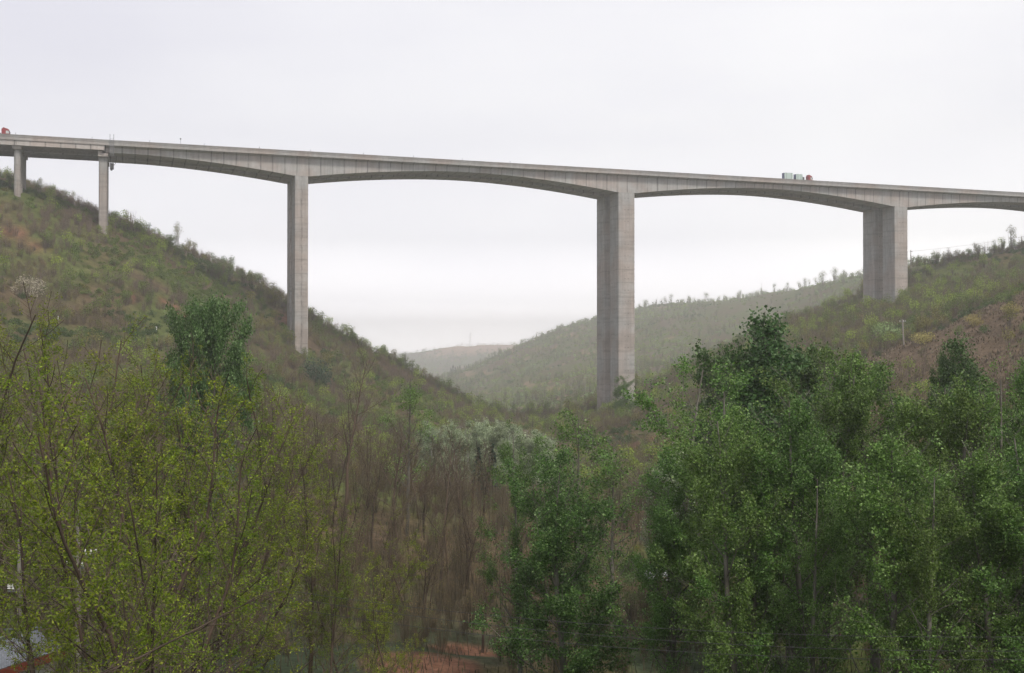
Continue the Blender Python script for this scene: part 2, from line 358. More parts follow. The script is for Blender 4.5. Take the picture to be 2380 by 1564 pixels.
gc = gc*(1-ter[..., None]*.8)+np.array([.26, .17, .11])*ter[..., None]*.8
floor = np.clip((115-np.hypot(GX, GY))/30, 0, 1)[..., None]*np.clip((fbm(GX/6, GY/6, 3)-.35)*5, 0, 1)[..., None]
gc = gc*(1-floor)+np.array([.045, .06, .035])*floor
sc_ = np.where(k_[..., None] > .5, np.array([.165, .085, .055]), np.array([.120, .086, .057]))
sc_ = np.where(k_[..., None] > 1.5, np.array([.40, .25, .165]), sc_)
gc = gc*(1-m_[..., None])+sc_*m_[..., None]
ZLO = float(GZ.min()); ZHI = float(GZ.max())
nr, nc = GX.shape; V = np.stack([GX, GY, GZ], -1).reshape(-1, 3)
i0 = (np.arange(nr-1)[:, None]*nc+np.arange(nc)[None]).ravel(); j1 = (np.arange(nr-1)[:, None]*nc+((np.arange(nc)+1) % nc)[None]).ravel()
quads = np.stack([i0, i0+nc, j1+nc, j1], 1)
V = np.vstack([V, [[0, 0, Hs(0, 3)]]]); cen = len(V)-1
a_ = np.arange(nc); tris = np.stack([np.full(nc, cen), a_, (a_+1) % nc], 1)
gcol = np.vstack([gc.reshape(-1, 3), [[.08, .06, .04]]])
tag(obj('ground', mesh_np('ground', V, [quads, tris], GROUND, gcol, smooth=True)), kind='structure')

# ------------------------------------------------------------------ bridge
AL = .302; D0 = 400.0
bvec = Vector((math.cos(AL), math.sin(AL), 0)); tvec = Vector((-math.sin(AL), math.cos(AL), 0))
ORG = tvec * D0
H0, GRD = 65.1, -.0094        # top of near parapet at s=0
S1 = -9.6; LSP = 114.2; PWID = {}
S2 = 50.1+2.15; S3 = 50.1+LSP+3.1; S4 = 50.1+2*LSP+2.9; S5 = 50.1+3*LSP+2.9; PWID = {S2: 4.3, S3: 6.2, S4: 5.8, S5: 5.8}; S0 = S1-25; SM1 = S0-25; SM2 = SM1-25
def BP(s, tq, z): return ORG + bvec*s + tvec*tq + Vector((0, 0, z))
bridge = empty('highway_bridge', (ORG.x, ORG.y, 0), AL)
tag(bridge, 'long grey concrete highway viaduct with arched haunched spans on tall piers crossing the valley', 'bridge')
def road(s): return H0-1.15+GRD*s          # road level
def depth(s):
    ps = [S2, S3, S4, S5]
    d = min(max(0, abs(s-p)-PWID[p]/2-.6) for p in ps); half = LSP/2-2.8-.6-1.0
    u = min(1, d/half)
    return 2.55+(6.75-2.55)*(1-u)**1.75
def girder(t0, name):
    mb = MB(); ss = sorted(set([S1+.8]+list(np.arange(math.ceil(S1+1), S5+30, 1.9))+[p+q for p in (S2, S3, S4, S5) for q in (-PWID[p]/2-.6, PWID[p]/2+.6)]))
    prev = None
    for s in ss:
        z = road(s); dp = depth(s); a = t0
        sec = [(a-1.9, z-.08), (a-1.9, z-.48), (a+.02, z-.95), (a, z-dp), (a+8, z-dp), (a+7.98, z-.95), (a+10.2, z-.48), (a+10.2, z-.08)]
        base = len(mb.v); mb.v += [(s, y, zz) for y, zz in sec]
        if prev is not None:
            for k in range(8): mb.f.append((prev+k, prev+(k+1) % 8, base+(k+1) % 8, base+k))
        else: mb.f.append(tuple(base+k for k in range(8)))
        prev = base
    mb.f.append(tuple(prev+k for k in range(8))[::-1])
    return mb.build(name, C_WEB, bridge)
girder(0, 'girder'); girder(13.3, 'girder')
def sweep(name, mat, sec, s0, s1, step=8.0):
    mb = MB(); prev = None; n_ = len(sec)
    ss = list(np.arange(s0, s1, step))+[s1]
    for s in ss:
        base = len(mb.v); mb.v += [(s, y, road(s)+z) for y, z in sec]
        if prev is not None:
            for k in range(n_): mb.f.append((prev+k, prev+(k+1) % n_, base+(k+1) % n_, base+k))
        else: mb.f.append(tuple(base+k for k in range(n_)))
        prev = base
    mb.f.append(tuple(prev+k for k in range(n_))[::-1])
    return mb.build(name, mat, bridge)
SE = S5+40; SW = SM2-40
for (a, sgn) in ((-1.93, 1), (23.53, -1), (10.22, -1), (11.38, 1)):
    sec = [(a, -.52), (a, .10), (a+sgn*.05, .12), (a+sgn*.05, .40), (a-sgn*.04, .43), (a-sgn*.04, .52), (a+sgn*.08, .55), (a+sgn*.08, .74), (a-sgn*.02, .77), (a-sgn*.02, .86),
           (a+sgn*.10, .89), (a+sgn*.10, 1.04), (a-sgn*.01, 1.07), (a-sgn*.01, 1.17), (a+sgn*.24, 1.17), (a+sgn*.42, .2), (a+sgn*.42, -.06), (a+sgn*.3, -.52)]
    sweep('parapet', C_BAR, sec, SW, SE)
sweep('road_surface', ASPH, [(-1.5, -.07), (9.8, -.07), (9.8, .02), (-1.5, .02)], SW, SE)
sweep('road_surface', ASPH, [(11.8, -.07), (23.1, -.07), (23.1, .02), (11.8, .02)], SW, SE)
# dark overlap line below the parapet edge drips
# main piers: two legs each
def leg(s, t0, mat, zb):
    mb = MB(); zt = road(s)-depth(s)+.02; PW = PWID[s]
    mb.box(-PW/2, -4, zb-4 - zt, PW/2, 4, 0, .12)
    o_ = mb.build('pier_leg', mat, bridge, (s, t0+4, zt))
    return o_
for s, mat in ((S2, C_LEG2), (S3, C_LEG), (S4, C_LEG), (S5, C_LEG)):
    for t0 in (0.0, 13.3):
        p = BP(s, t0+4, 0); zb = Hs(p.x, p.y)-2
        leg(s, t0, mat, zb)
# approach spans: T beams, twin decks
for t0 in (0.0, 13.3):
    for (a_s, b_s) in ((SM2-40, SM2), (SM2, SM1), (SM1, S0), (S0, S1+.5)):
        mb = MB()
        za, zb = road(a_s), road(b_s)
        def seg(y0, y1, lo, hi, s_a=a_s+.05, s_b=b_s-.05):
            A1, B1 = road(s_a), road(s_b)
            mb.hexa([(s_a, y0, A1+lo), (s_b, y0, B1+lo), (s_b, y1, B1+lo), (s_a, y1, A1+lo), (s_a, y0, A1+hi), (s_b, y0, B1+hi), (s_b, y1, B1+hi), (s_a, y1, A1+hi)])
        seg(t0-1.9, t0+10.2, -.42, -.08)
        ow = MB(); A1, B1 = road(a_s+.05), road(b_s-.05); ow.hexa([(a_s+.05, t0-1.62, A1-2.05), (b_s-.05, t0-1.62, B1-2.05), (b_s-.05, t0-1.25, B1-2.05), (a_s+.05, t0-1.25, A1-2.05), (a_s+.05, t0-1.62, A1-.422), (b_s-.05, t0-1.62, B1-.422), (b_s-.05, t0-1.25, B1-.422), (a_s+.05, t0-1.25, A1-.422)]); ow.build('edge_girder', C_EDGE, bridge)
        for q in (-.6, 1.2, 3.6, 6.0, 8.4): seg(t0+q, t0+q+.45, -1.95, -.422); seg(t0+q-.1, t0+q+.55, -2.15, -1.952)
        k = a_s+.6
        while k < b_s-.3:
            A1 = road(k); mb.box(k-.13, t0-1.2, A1-1.90, k+.13, t0+8.9, A1-.43); k += 4.05
        mb.build('approach_girder', C_APP, bridge)
    for s, zc in ((S1, 0), (S0, 0), (SM1, 0), (SM2, 0)):
        cw = 2.0 if s != S1 else 2.55
        zc = road(s)-2.18
        sl = road(s)-2.62-.30 if s == S1 else zc
        # cap beam
        cap = MB()
        if s == S1:
            cap.hexa([(s-cw/2-.25, t0-.6, sl-1.0), (s+cw/2+.25, t0-.6, sl-1.0), (s+cw/2+.25, t0+8.6, sl-1.0), (s-cw/2-.25, t0+8.6, sl-1.0),
                      (s-cw/2-.25, t0-.6, sl), (s+cw/2+.25, t0-.6, sl), (s+cw/2+.25, t0+8.6, sl), (s-cw/2-.25, t0+8.6, sl)])
            cap.box(s-cw/2-.25, t0-.6, sl+.002, s-cw/2+1.0, t0+8.6, zc)
        else:
            cap.hexa([(s-cw/2-.35, t0-.9, zc-.9), (s+cw/2+.35, t0-.9, zc-.9), (s+cw/2+.35, t0+8.9, zc-.9), (s-cw/2-.35, t0+8.9, zc-.9),
                      (s-cw/2-.35, t0-1.3, zc), (s+cw/2+.35, t0-1.3, zc), (s+cw/2+.35, t0+9.3, zc), (s-cw/2-.35, t0+9.3, zc)])
        cap.build('pier_cap', C_APP, bridge)
        top = (sl-1.0) if s == S1 else zc-.9
        for ty in ((t0+1.0, t0+7.0) if s != S1 else (t0+4.0,)):
            p = BP(s, ty, 0); zb = Hs(p.x, p.y)-3
            mb = MB()
            if s == S1: mb.box(-cw/2, -3.4, zb-top, cw/2, 3.4, 0, .25)
            else: mb.tube([(0, 0, zb-top), (0, 0, 0)], cw/2, 20)
            mb.build('pier_column', C_APP, bridge, (s, ty, top))
# ---- bridge furniture and vehicles
STEEL = flat('grey_steel', (.22, .23, .25), .5, .4); DKSTEEL = flat('dark_steel', (.07, .07, .075), .6, .3)
WHITE = flat('white_paint', (.78, .78, .77), .6, var=.05); RED = flat('red_paint', (.27, .03, .035), .5, var=.1)
MINT = flat('pale_mint_panel', (.50, .60, .57), .5, var=.04); NAVY = flat('blue_grey_panel', (.16, .17, .27), .5, var=.05)
GLASS = flat('dark_glass', (.05, .06, .07), .15); PALEG = flat('pale_window', (.55, .6, .6), .2, var=.05); TYRE = flat('tyre_rubber', (.03, .03, .03), .9)
POLEC = concrete('pole_concrete', (.30, .28, .26))
def thing(name, s, tq, z, label, cat, group=None, extra_rz=0):
    p = BP(s, tq, z); o_ = empty(name, p, AL+extra_rz); return tag(o_, label, cat, group)
# inspection ladder and platform beside the joint pier
lad = thing('inspection_ladder', S1+1.9+.75, -2.2, road(S1)-3.2, 'steel inspection ladder hooked over the parapet beside the second pier from the left', 'ladder')
mb = MB()
for x in (-.55, .55): mb.tube([(x, 0, -.6), (x, 0, 6.1)], .07, 6)
mb.build('rail', STEEL, lad)
mb = MB()
for k in range(13): mb.tube([(-.55, 0, -.4+k*.42), (.55, 0, -.4+k*.42)], .045, 5)
mb.build('rung', STEEL, lad)
plat = thing('inspection_platform', S1+1.9+1.0, .9, road(S1)-5.9, 'dark steel work box hanging under the deck on the right side of the joint pier', 'platform')
mb = MB(); mb.box(-.85, -.5, -1.6, .3, 1.6, .15, .05).box(-.7, -.2, -2.0, -.1, 1.2, -1.602); mb.build('work_box', DKSTEEL, plat)
mb = MB(); mb.tube([(.25, 0, -.6), (.75, 0, .1), (1.0, 0, 1.0), (1.05, 0, 2.6)], .07, 6); mb.tube([(-.6, 0, .1), (-.6, 0, 2.7)], .08, 6); mb.build('hanger', DKSTEEL, plat)
# marker posts on the parapet
first = None
for i, s in enumerate([S1-25.3, S1-3.2, S1+14.0, S1+30.7, S1+48, S1+64.5, S1+82, S1+99, S1+116, S1+133]):
    if first is None:
        mb = MB(); mb.tube([(0, 0, 0), (0, 0, .40)], .05, 6); mb.box(-.09, -.04, .402, .09, .04, .55, .02); mp_me = mb.build('marker_post', DKSTEEL); first = mp_me; o_ = mp_me
    else: o_ = first.copy(); COL.objects.link(o_)
    p = BP(s, -1.75, road(s)+1.17); o_.location = p; o_.rotation_euler = (0, 0, AL)
    tag(o_, 'tiny dark marker post standing on top of the near bridge parapet', 'post', 'marker posts along the bridge parapet')
ws = thing('camera_pole', S1+23.6, 4.5, road(S1+23), 'thin pole with a small round head rising above the deck right of the joint pier', 'pole')
MB().tube([(0, 0, 0), (0, 0, 3.6)], .05, 6).build('pole', STEEL, ws); MB().tube([(0, 0, 3.6), (0, 0, 3.72), (0, 0, 3.95), (0, 0, 4.1)], [.05, .24, .24, .06], 10).build('camera_head', DKSTEEL, ws)
def wheels(root, xs, y0, y1, r=.5):
    for x in xs:
        for y in (y0, y1):
            w_ = MB().tube([(0, -.15, 0), (0, .15, 0)], r, 18).build('wheel', TYRE, root, (x, y, r))
            MB().tube([(0, -.17, 0), (0, .17, 0)], r*.5, 12).build('rim', STEEL, w_)
def cab(root, x, q=1.0):
    n0 = len(root.children)
    c = MB(); c.extrude_y([(x-1.2, .75), (x+1.2, .75), (x+1.22, 1.6), (x+.95, 2.95), (x+.6, 3.2), (x-.9, 3.35), (x-1.2, 3.1)], -1.2, 1.2); cb = c.build('cab', RED, root)
    MB().extrude_y([(x+.05, 1.75), (x+1.0, 1.75), (x+.82, 2.6), (x+.05, 2.6)], -1.215, 1.215).build('side_window', PALEG, cb)
    m1 = MB(); m1.hexa([(x+1.235, -1.05, 1.7), (x+1.255, -1.05, 1.7), (x+1.255, 1.05, 1.7), (x+1.235, 1.05, 1.7), (x+1.0, -1.05, 2.8), (x+1.03, -1.05, 2.8), (x+1.03, 1.05, 2.8), (x+1.0, 1.05, 2.8)]); m1.build('windscreen', GLASS, cb)
    MB().box(x+1.0, -1.42, 1.9, x+1.15, -1.22, 2.6, .03).box(x+1.0, 1.22, 1.9, x+1.15, 1.42, 2.6, .03).build('mirror', DKSTEEL, cb)
    MB().box(x+1.2, -1.15, .5, x+1.35, 1.15, .95, .04).build('bumper', DKSTEEL, cb)
    MB().extrude_y([(x-.9, 3.36), (x+.5, 3.24), (x-.6, 3.6), (x-.9, 3.6)], -1.0, 1.0).build('wind_deflector', RED, cb)
    cb.scale = (q, 1, 1); cb.location = (x*(1-q), 0, 0)
tr_s = 236.5
from math import isclose
def s_of(x, tq):   # bridge station that appears at picture column x on lane offset tq
    u = (x-1190)/F; d = D0+tq
    # (-d sinA + s cosA) = u (d cosA + s sinA)
    return (u*d*math.cos(AL)+d*math.sin(AL))/(math.cos(AL)-u*math.sin(AL))
TL = 1.6
sa = s_of(1825, TL-1.2); sb = s_of(1844.5, TL-1.2); sc1 = s_of(1852, TL-1.2); sd1 = s_of(1867, TL-1.2); se = s_of(1871, TL-1.2); sf = s_of(1877, TL-1.2); sg = s_of(1890, TL-1.2)
tk = thing('flatbed_truck', sa, TL, road(sa)+.03, 'truck with a red cab carrying two pale mint boxes driving right along the bridge deck', 'truck')
tk.scale = (1, .8, 1); tk.rotation_euler = (0, math.atan(-GRD), AL)
ln_ = sg-sa
MB().box(.1, -1.2, 1.0, se-sa+.3, 1.2, 1.25, .02).box(.3, -.5, .62, ln_-1.2, .5, .998).build('truck_bed', DKSTEEL, tk)
for i, (p0, p1, hh) in enumerate(((sa, sb, 3.85), (sc1, sd1, 3.6))):
    q0, q1 = p0-sa, p1-sa
    bx_ = MB().box(q0, -1.2, 1.252, q1, 1.2, hh, .04).build('cargo_box', MINT, tk)
    MB().box(q0-.05, -1.12, 1.35, q0-.002, 1.12, hh-.08).build('end_panel', NAVY, bx_)
    MB().box(q0+.7, -1.24, 1.3, q0+.78, -1.202, hh+(.25 if i else .02)).box(q1-.7, -1.24, 1.3, q1-.62, -1.202, hh+(.25 if i else .02)).build('strap', DKSTEEL, bx_)
MB().box(se-sa-.7, -1.2, 1.252, se-sa-.5, 1.2, 2.75).box(se-sa-.48, -.9, 1.252, se-sa+.2, .9, 2.6).build('headboard', DKSTEEL, tk)
cab(tk, sg-sa-.85, .72); wheels(tk, [1.0, 2.3, se-sa-1.0, sg-sa-.9], -1.05, 1.05)
s2c = s_of(11, TL-1.2)
tk2 = thing('flatbed_truck', s2c-8.2, TL, road(s2c)+.03, 'truck with a red cab entering at the far left end of the bridge deck', 'truck')
tk2.rotation_euler = (0, math.atan(-GRD), AL)
MB().box(0, -1.2, 1.0, 6.9, 1.2, 1.2, .02).box(.3, -.5, .62, 7.6, .5, .998).box(6.6, -1.1, 1.202, 6.75, 1.1, 1.9).build('truck_bed', DKSTEEL, tk2)
cab(tk2, 8.2); wheels(tk2, [1.0, 2.3, 5.6, 8.6], -1.05, 1.05)

# ------------------------------------------------------------------ tree growing
def grow(rng, spec):
    """returns list of (pts, radii, level)."""
    outb = []
    def branch(p, d, Ln, r, lv):
        nseg = max(3, int(Ln/spec['step'][lv])); st = Ln/nseg; pts_ = [p.copy()]; rad = [r]; dirs = [d]
        tip = spec['tip'][lv]
        for i in range(nseg):
            d = d + rng.normal(0, 1, 3)*spec['wander'][lv] + np.array([0, 0, 1])*spec['up'][lv]
            d /= np.linalg.norm(d); p = p + d*st; pts_.append(p.copy()); dirs.append(d); rad.append(r*(1-(1-tip)*(i+1)/nseg))
        outb.append((np.array(pts_), np.array(rad), lv))
        if lv+1 >= spec['levels']: return
        nch = spec['n'][lv]; nch = rng.randint(max(1, int(nch*.75)), int(nch*1.25)+1) if nch > 1 else nch
        s0 = spec['start'][lv]; ph = rng.rand()*6.28
        for k in range(nch):
            tt_ = s0+(1-s0)*((k+rng.rand()*.9)/nch)**spec.get('dist', 1.0); tt_ = min(tt_, .98)
            fi = tt_*nseg; i = min(int(fi), nseg-1); q = pts_[i]+(pts_[i+1]-pts_[i])*(fi-i); dd = dirs[i+1]
            ph += 2.4+rng.normal(0, .4); a = np.cross(dd, [0.3, .2, 1.0]); a = a/(np.linalg.norm(a)+1e-6); b_ = np.cross(dd, a)
            side = a*math.cos(ph)+b_*math.sin(ph); an = math.radians(rng.normal(spec['ang'][lv], spec['angv']))
            cdir = dd*math.cos(an)+side*math.sin(an); shp = spec['shape'](tt_) if lv == 0 else (1-.6*tt_)
            cl = Ln*spec['len'][lv]*shp*rng.uniform(.75, 1.2)
            if cl < spec['step'][lv+1]*1.2: continue
            branch(q, cdir, cl, rad[i]*spec['rr'][lv]*rng.uniform(.8, 1.1), lv+1)
    for f in range(spec.get('forks', 1)):
        a = rng.rand()*6.28; ln = spec.get('lean', .05)*rng.uniform(.5, 1.3)
        d = np.array([math.cos(a)*ln, math.sin(a)*ln, 1.0]); d /= np.linalg.norm(d)
        off = np.array([math.cos(a), math.sin(a), 0])*(.12 if spec.get('forks', 1) > 1 else 0)
        branch(off, d, spec['H']*rng.uniform(.85, 1.0), spec['r'], 0)
    return outb
def tubes(br, lvsel, sides, rmin=0.0):
    Vs = []; Fs = []; base = 0
    for p, r, lv in br:
        if lv not in lvsel: continue
        k = sides[lv]; nn = len(p); r = np.maximum(r, rmin)
        d = np.gradient(p, axis=0); d /= np.linalg.norm(d, axis=1)[:, None]+1e-9
        a = np.cross(d, [.13, .97, .2]); a /= np.linalg.norm(a, axis=1)[:, None]+1e-9; b_ = np.cross(d, a)
        an = np.arange(k)*2*math.pi/k
        ring = p[:, None]+(a[:, None]*np.cos(an)[None, :, None]+b_[:, None]*np.sin(an)[None, :, None])*r[:, None, None]
        Vs.append(ring.reshape(-1, 3)); i_ = np.arange(nn-1)[:, None]*k+np.arange(k)[None]; j_ = np.arange(nn-1)[:, None]*k+((np.arange(k)+1) % k)[None]
        Fs.append(np.stack([i_, j_, j_+k, i_+k], -1).reshape(-1, 4)+base); base += nn*k
    return np.concatenate(Vs), np.concatenate(Fs)
def rhombi(rng, c, ln, wd, upb=0.0, axis=None):
    n_ = len(c)
    if not np.isscalar(ln): wd = ln*wd/np.mean(ln)
    u = rng.normal(0, 1, (n_, 3)); u[:, 2] += upb
    if axis is not None: u = axis + rng.normal(0, .25, (n_, 3))
    u /= np.linalg.norm(u, axis=1)[:, None]; q = rng.normal(0, 1, (n_, 3)); v = np.cross(u, q); v /= np.linalg.norm(v, axis=1)[:, None]+1e-9
    l = (ln*rng.uniform(.7, 1.25, n_))[:, None]/2; w_ = (wd*rng.uniform(.7, 1.25, n_))[:, None]/2
    V_ = np.stack([c-u*l, c+v*w_, c+u*l, c-v*w_], 1).reshape(-1, 3); F_ = np.arange(n_*4).reshape(-1, 4)
    return V_, F_
def leafpts(rng, br, lvs, per_m, spread, tmin=0.0):
    out_ = []
    for p, r, lv in br:
        if lv not in lvs: continue
        Ln = np.linalg.norm(np.diff(p, axis=0), axis=1).sum(); k = rng.poisson(per_m*Ln)
        if k == 0: continue
        f = (tmin+(1-tmin)*rng.rand(k))*(len(p)-1); i = np.minimum(f.astype(int), len(p)-2); q = p[i]+(p[i+1]-p[i])*(f-i)[:, None]
        out_.append(q+rng.normal(0, 1, (k, 3))*spread)
    return np.concatenate(out_)
def colors(rng, n_, pal, rep=4, jit=.15):
    pal = np.array(pal); t_ = rng.rand(n_)*(len(pal)-1); i = np.minimum(t_.astype(int), len(pal)-2); c = pal[i]+(pal[i+1]-pal[i])*(t_-i)[:, None]
    c = c*(1+rng.normal(0, jit, (n_, 1))); return np.repeat(np.clip(c, .004, 1), rep, 0)
def wood_mesh(name, br, lvs, sides, pal, rng, rmin=0.0):
    V_, F_ = tubes(br, lvs, sides, rmin); n_ = len(V_)
    nzv = fbm(V_[:, 0]*3+V_[:, 2]*2.2, V_[:, 1]*3+V_[:, 2]*.7+9, 3)[:, None]
    pal = np.array(pal); return mesh_np(name, V_, [F_], TWIG, pal[0]+(pal[1]-pal[0])*np.clip((nzv-.3)*2.5, 0, 1), smooth=True)

BARKD = [(.045, .032, .024), (.125, .090, .066)]
BARKP = [(.07, .065, .052), (.19, .18, .155)]
# locust: several slim ascending stems, thin airy yellow-green flush
LOC = []
def locust_proto(seed, H):
    rng = np.random.RandomState(seed)
    sp = dict(H=H, r=.0125*H**.9*.62, levels=4, forks=rng.choice([1, 2, 2, 3]), lean=.16, step=[.9, .6, .35, .25], tip=[.22, .25, .3, .4], wander=[.075, .12, .15, .19],
              up=[.03, .06, .05, .03], n=[20, 11, 6], start=[.18, .12, .1], ang=[38, 40, 42], angv=10, rr=[.42, .5, .55], len=[.25, .46, .44], shape=lambda t: 1.2-.75*t)
    br = grow(rng, sp)
    tw = wood_mesh('locust_trunk', br, (0, 1), {0: 7, 1: 5}, BARKD, rng, .012)
    V1, F1 = tubes(br, (2, 3), {2: 3, 3: 3}, .0075); c1 = np.tile(np.array([.14, .11, .09]), (len(V1), 1))*rng.uniform(.75, 1.3, (len(V1), 1))
    top = np.array([b_ for b_ in leafpts(rng, br, (2, 3), 4.8, .03, .3)])
    keep = rng.rand(len(top)) < np.clip((top[:, 2]/H-.20)*2.0, .12, 1)*np.clip((fbm(top[:, 0]/1.1+seed, top[:, 2]/1.1+top[:, 1]/1.3, 2)-.34)*4, .15, 1)
    top = top[keep]
    c = np.repeat(top, 10, 0)+rng.normal(0, .065, (len(top)*10, 3))*np.array([1, 1, 1.3])
    V2, F2 = rhombi(rng, c, .095, .045, 0); cc = colors(rng, len(c), [(.080, .140, .009), (.140, .225, .014), (.235, .31, .025)], 4, .12)
    tcol = np.repeat(rng.uniform(.75, 1.25, len(top)), 40)[:, None]; cc = cc*tcol
    me = mesh_np('locust_crown', np.vstack([V1, V2]), [F1, F2+len(V1)], [TWIG, LEAF], np.vstack([c1, cc]), np.concatenate([np.zeros(len(F1)), np.ones(len(F2))]))
    return tw, me, float(np.percentile(V2[:, 2], 99.6)), len(F1)+len(F2), V2[:, :2].mean(0)
for i in range(6): LOC.append(locust_proto(100+i, 15+.6*i))
# poplar: straight pale stem, dense shining leaves
def poplar_proto(seed, H, width=.27, dens=1.0, pal=None, leaf=.13, start=.22, n0=34, bark=BARKP, lowcut=.22, shp=None, gap=.42):
    rng = np.random.RandomState(seed)
    sp = dict(H=H, r=.013*H, levels=3, forks=1, lean=.05, step=[1.0, .55, .35], tip=[.12, .2, .4], wander=[.025, .10, .16], up=[.03, .09, .06],
              n=[n0, 11], start=[start, .12], ang=[52, 40], angv=10, rr=[.30, .45], len=[width, .42], shape=shp or (lambda t: .55+.75*math.sin(min(1, (1-t)*1.15+.08)*math.pi*.55) if t < .9 else .42))
    br = grow(rng, sp)
    tw = wood_mesh('poplar_trunk', br, (0, 1), {0: 9, 1: 4}, bark, rng, .012)
    V1, F1 = tubes(br, (2,), {2: 3}, .007); c1 = np.tile(np.array([.13, .12, .10]), (len(V1), 1))
    cl = np.vstack([leafpts(rng, br, (2,), 10.0*dens, .10, .1), leafpts(rng, br, (1,), 6.0*dens, .16, .35), leafpts(rng, br, (0,), 9.0*dens, .22, .72)])
    g = fbm(cl[:, 0]/1.8+seed, cl[:, 2]/1.5+cl[:, 1]/2.0, 3)
    keep = rng.rand(len(cl)) < np.clip((g-gap)*8.0, .015, 1)*np.clip((cl[:, 2]/H-lowcut)*3+.35, .15, 1); cl = cl[keep]
    c = np.repeat(cl, 6, 0)+rng.normal(0, .15, (len(cl)*6, 3)); c[:, 2] += rng.normal(0, .04, len(c))
    pal = pal or [(.046, .115, .022), (.080, .180, .033), (.122, .245, .050), (.22, .35, .13)]
    V2, F2 = rhombi(rng, c, leaf*np.clip(rng.lognormal(0, .22, len(c)), .6, 1.5), leaf*.8, 0); cc = colors(rng, len(c), pal, 4, .15)
    me = mesh_np('poplar_crown', np.vstack([V1, V2]), [F1, F2+len(V1)], [TWIG, LEAF], np.vstack([c1, cc]), np.concatenate([np.zeros(len(F1)), np.ones(len(F2))]))
    return tw, me, float(np.percentile(V2[:, 2], 99.8)), len(F1)+len(F2), V2[V2[:, 2] > np.percentile(V2[:, 2], 50), :2].mean(0)
POP = [poplar_proto(200+i, 20, .19, 2.2, None, .115, .16, 42) for i in range(5)]
BIGP = poplar_proto(260, 17, .29, 2.4, [(.030, .092, .016), (.052, .140, .025), (.088, .200, .040), (.20, .32, .13)], .12, .07, 54, BARKP, .0, gap=.375)
DPAL = [(.038, .095, .026), (.062, .145, .038), (.10, .20, .062), (.19, .29, .14)]
DARKP = [poplar_proto(270+i, 15, .27-.03*i, 2.4, DPAL, .12, .16, 42, gap=.38, shp=(lambda t: 1.25-1.05*t) if i == 0 else None) for i in range(2)]
SILV = [poplar_proto(280+i, 12, .19, 1.5, [(.21, .29, .16), (.33, .42, .26), (.46, .53, .37)], .17, .10, 34, [(.2, .2, .17), (.35, .34, .3)]) for i in range(3)]
# sparse poplar with bare pale limbs
SPARSEP = [poplar_proto(290+i, 15, .22, .6, None, .13, .3, 26) for i in range(2)]
# bare tree
def bare_proto(seed, H, forks=1, leafy=0.0, ang=38, pal=BARKD, width=.36, start=.3):
    rng = np.random.RandomState(seed)
    sp = dict(H=H, r=.0115*H, levels=4, forks=forks, lean=.10, step=[.8, .5, .35, .25], tip=[.12, .2, .3, .5], wander=[.06, .10, .13, .16], up=[.02, .06, .06, .05],
              n=[19, 10, 6], start=[start, .12, .1], ang=[ang, ang, 38], angv=9, rr=[.40, .5, .6], len=[width, .45, .42], shape=lambda t: 1.15-.8*t)
    br = grow(rng, sp); tw = wood_mesh('bare_trunk', br, (0, 1), {0: 6, 1: 4}, pal, rng, .012)
    V1, F1 = tubes(br, (2, 3), {2: 3, 3: 3}, .010); c1 = np.tile(np.array([.128, .103, .070]), (len(V1), 1))*rng.uniform(.7, 1.3, (len(V1), 1))
    Vs = [V1]; Fs = [F1]; cs = [c1]; mi = [np.zeros(len(F1))]
    if leafy > 0:
        c = leafpts(rng, br, (2, 3), 3.0*leafy, .08); V2, F2 = rhombi(rng, c, .12, .07); Vs.append(V2); Fs.append(F2+len(V1)); mi.append(np.ones(len(F2)))
        cs.append(colors(rng, len(c), [(.09, .11, .02), (.16, .18, .03), (.20, .16, .05)], 4))
    me = mesh_np('bare_crown', np.vstack(Vs), Fs, [TWIG, LEAF], np.vstack(cs), np.concatenate(mi))
    return tw, me, float(V1[:, 2].max()), sum(map(len, Fs)), V1[:, :2].mean(0)
BARE = [bare_proto(300+i, 10+.5*i, 1 if i % 2 else 2, [.25, .6, .3, 1.2, .15, .9][i], 36, BARKD, .33, .28) for i in range(6)]
BIGBARE = [bare_proto(330+i, 13, 1, 0, 42, BARKD, .42, .34) for i in range(2)]
print('proto faces', [p[3] for p in LOC+POP+[BIGP]+DARKP+SILV+BARE])

TREES = []
def place(name, proto, x, y_top, Y, label, cat='tree', group=None, rz=None, base=None, wscale=1.0, zmin=.5, rng=random.Random(5), parts=('trunk', 'crown'), lean=0.0, hscale=None):
    """plant a tree at column x and distance Y so that its top reaches picture row y_top"""
    q = P(x, y_top, Y); g = Hs(q.x, q.y)-.15; H = q.z-g
    if hscale: H = hscale
    s = max(.3, H/proto[2]); rz = rng.uniform(0, 6.28) if rz is None else rz
    cx_, cy_ = proto[4]*s*wscale; q.x -= cx_*math.cos(rz)-cy_*math.sin(rz); q.y -= cx_*math.sin(rz)+cy_*math.cos(rz); g = min(g, Hs(q.x, q.y)-.1)
    e = empty(name, (q.x, q.y, g), rz, (s*wscale, s*wscale, s)); e.rotation_euler = (lean*math.cos(rz*3), lean*math.sin(rz*3), rz)
    obj(parts[0], proto[0], e); obj(parts[1], proto[1], e); tag(e, label, cat, group)
    TREES.append((e, x, y_top, Y)); return e
